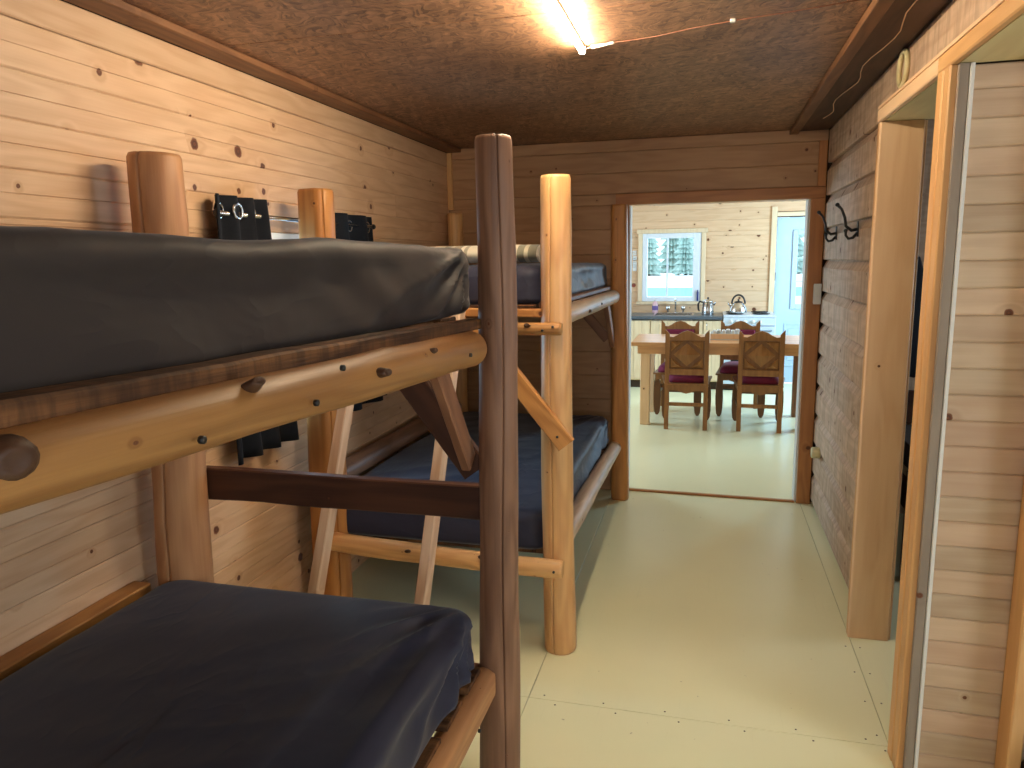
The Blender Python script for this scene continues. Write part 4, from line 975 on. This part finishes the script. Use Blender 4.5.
def chair_parts(root):
    hw, fw = .178, .225; yb, yf = -.24, .24; seat = .43
    Bm = lambda: MB()
    def part(name, mb, mat, p=root): return mb.build(name, mat, p, True)
    for s in (-1, 1):
        x = s*hw
        o = MB(); w = .020
        # back leg and post in one, raked above the seat, pointed top
        prof = [(x-w, 0), (x+w, 0), (x+w, .90), (x+w-(0 if s > 0 else .012), .945 if s > 0 else .915), (x-w+(0 if s < 0 else .012), .945 if s < 0 else .915), (x-w, .90)]
        o.prism(prof, yb-.018, yb+.018, 'XZ'); part('back_post', o, M['chairwood'])
        # paddle shaped front leg
        xf = s*fw
        out = [(-.022, .42), (.022, .42), (.024, .36), (.034, .30), (.037, .20), (.034, .10), (.026, .03), (.010, .0), (-.012, .0), (-.028, .03), (-.036, .10), (-.038, .20), (-.034, .30), (-.024, .36)]
        part('front_leg', MB().prism([(xf-s*.022+q, z) for q, z in out], yf-.034, yf-.004, 'XZ'), M['chairwood_dark'])
        part('side_stretcher', MB().add([(s*(hw-.009), yb+.0185, .20), (s*(hw+.009), yb+.0185, .20), (s*(hw+.009), yb+.0185, .23), (s*(hw-.009), yb+.0185, .23), (s*(fw-.033), yf-.06, .20), (s*(fw-.015), yf-.06, .20), (s*(fw-.015), yf-.06, .23), (s*(fw-.033), yf-.06, .23)], [(0, 1, 2, 3), (7, 6, 5, 4), (0, 4, 5, 1), (1, 5, 6, 2), (2, 6, 7, 3), (3, 7, 4, 0)]), M['chairwood_dark'])
        part('side_apron', MB().add([(s*(hw-.009), yb+.0185, .36), (s*(hw+.009), yb+.0185, .36), (s*(hw+.009), yb+.0185, .425), (s*(hw-.009), yb+.0185, .425), (s*(fw-.023), yf-.001, .36), (s*(fw-.005), yf-.001, .36), (s*(fw-.005), yf-.001, .425), (s*(fw-.023), yf-.001, .425)], [(0, 1, 2, 3), (7, 6, 5, 4), (0, 4, 5, 1), (1, 5, 6, 2), (2, 6, 7, 3), (3, 7, 4, 0)]), M['chairwood'])
    X = hw-.0205
    crest = [(-X, .845), (X, .845), (X, .880), (X*.80, .876), (X*.55, .895), (X*.32, .920), (X*.12, .930), (0, .936), (-X*.12, .930), (-X*.32, .920), (-X*.55, .895), (-X*.80, .876), (-X, .880)]
    part('crest_rail', MB().prism(crest, yb-.014, yb+.014, 'XZ'), M['chairwood'])
    part('lower_rail', MB().box(-X, X, yb-.014, yb+.014, .520, .578, .003), M['chairwood'])
    part('back_panel', MB().box(-X, X, yb-.003, yb+.010, .5785, .8445), M['chairwood_dark'])
    cz = .7115; a, b = X-.012, .125
    dm = MB(); y0 = yb-.0035; yp = yb-.040
    dm.add([(a*.84, y0, cz), (0, y0, cz+b*.86), (-a*.84, y0, cz), (0, y0, cz-b*.86), (0, yp, cz)], [(0, 1, 4), (1, 2, 4), (2, 3, 4), (3, 0, 4), (3, 2, 1, 0)])
    part('diamond', dm, M['chairwood'])
    for sx in (-1, 1):
        for sz in (-1, 1):
            t = MB(); p = [(sx*a, cz+sz*b), (sx*a, cz+sz*.024), (sx*a*.20, cz+sz*b)]
            q = (sx*a*.68, cz+sz*b*.70)
            t.add([(x, y0, z) for x, z in p]+[(q[0], yb-.026, q[1])], [(0, 1, 3), (1, 2, 3), (2, 0, 3), (2, 1, 0)])
            part('corner_facet', t, M['chairwood'])
    for z in (.5785, .839): part('moulding', MB().box(-X, X, yb-.0145, yb-.0035, z, z+.0055), M['chairwood_dark'])
    part('back_pad', MB().box(-X+.008, X-.008, yb+.0105, yb+.032, .60, .845, .010), M['velvet'])
    sv = [(-hw-.024, yb-.022), (hw+.024, yb-.022), (hw+.024, yb+.02), (fw+.020, yf+.02), (-fw-.020, yf+.02), (-hw-.024, yb+.02)]
    part('seat_board', MB().prism(sv, .4255, .440, 'XY'), M['chairwood'])
    cu = MB(); rings = [(0, .4405), (.0, .470), (.008, .492), (.028, .508), (.07, .520)]; vs = []; N = 24
    for ins, z in rings:
        for k in range(N):
            t = 2*PI*k/N; cx_, cy_ = math.cos(t), math.sin(t); e = .35
            ux = math.copysign(abs(cx_)**e, cx_); uy = math.copysign(abs(cy_)**e, cy_)
            yy = (uy*(.222-ins))+.016; ww = hw-.012+(fw-hw)*((yy-yb)/(yf-yb)); vs.append((ux*(ww-ins), yy, z))
    fs = [(i*N+k, i*N+(k+1) % N, i*N+N+(k+1) % N, i*N+N+k) for i in range(4) for k in range(N)]+[tuple(range(N-1, -1, -1)), tuple(range(4*N, 5*N))]
    part('cushion', cu.add(vs, fs, True), M['velvet'])
    ap = [(-X, .425), (-X, .372), (-X*.55, .375), (-X*.25, .355), (0, .345), (X*.25, .355), (X*.55, .375), (X, .372), (X, .425)]
    part('apron', MB().prism(ap, yb-.010, yb+.008, 'XZ'), M['chairwood'])
    F = fw-.015
    part('apron', MB().prism([(x*F/X, z) for x, z in ap], yf-.012, yf+.004, 'XZ'), M['chairwood'])
    part('stretcher', MB().box(-X, X, yb-.010, yb+.010, .225, .258, .002), M['chairwood'])
    part('stretcher', MB().box(-fw+.02, fw-.02, yf-.055, yf-.037, .28, .315, .002), M['chairwood_dark'])
def copy_tree(o, parent=None):
    c = o.copy(); COL.objects.link(c); c.parent = parent
    for ch in list(o.children): copy_tree(ch, c)
    return c
ch0 = empty('dining_chair', (-.180, 7.245, 0), 'x', 'chair', 'carved dining chairs around the table')
chair_parts(ch0)
for i, (x, y, a, lab) in enumerate(((-.180, 7.245, 1, 'left near carved wooden chair with a diamond panel back and burgundy seat'), (.488, 7.265, -1.5, 'right near carved wooden chair with a diamond panel back and burgundy seat'), (-.280, 7.885, 180, 'burgundy padded chair across the table on the sink side'), (.338, 7.905, 180, 'burgundy padded chair across the table on the stove side'))):
    o = ch0 if i == 0 else copy_tree(ch0)
    o.location = (x, y, 0); o.rotation_euler = (0, 0, R(a)); o['label'] = lab

# ------------------------------------------------------------------ outdoors seen through the kitchen glass
tag(MB().box(-90, 90, 10.1, 220, -.55, -.45).build('ground_outside', plain('snow', (.86, .88, .90), .9, nz=.05, nscale=.5)), 'pale snowy ground outside the kitchen window', kind='structure')
tag(MB().box(-24, 24, 41, 53, -.449, -.44).build('teal_strip', plain('pale_teal', srgb(96, 176, 186), .5)), 'pale teal strip across the snow beyond the window', 'teal_strip')  # thin flat teal slab laid just above the snow
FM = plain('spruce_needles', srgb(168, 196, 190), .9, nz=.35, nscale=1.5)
rnd = random.Random(12)
for i, (x, y, hgt, lab) in enumerate(((-9.6, 104, 14, 'spruce at the left edge of the kitchen window view'), (-6.9, 90, 10.5, 'spruce in the middle of the left window pane'), (-4.9, 106, 15, 'tall spruce behind the window mullion'), (-2.7, 90, 10, 'short spruce in the right window pane'), (-.9, 100, 14, 'tall spruce at the right edge of the kitchen window view'), (9.6, 93, 11, 'spruce seen through the door glass on the hinge side'), (12.6, 98, 13, 'spruce seen through the middle of the door glass'))):
    tr = empty('spruce_tree', (x, y, -.45), lab, 'tree', 'spruce trees outside')
    MB().tube([(x, y, -.45), (x, y, hgt*.9)], [.14, .03], 8).build('trunk', M['bark'], tr)
    m_ = MB(); L = 16
    for k in range(L):
        z0 = -.2+(hgt-.3)*k/L; rr = (1-k/L)*hgt*.15+.2; n = 26
        vs = [(x, y, z0+hgt/L*1.7)]+[(x+rr*(1 if q % 2 else .5)*rnd.uniform(.7, 1.1)*math.cos(2*PI*q/n), y+rr*(1 if q % 2 else .5)*math.sin(2*PI*q/n), z0-rnd.uniform(0, .35)) for q in range(n)]
        m_.add(vs, [(0, 1+q, 1+(q+1) % n) for q in range(n)])
    m_.build('foliage', FM, tr)
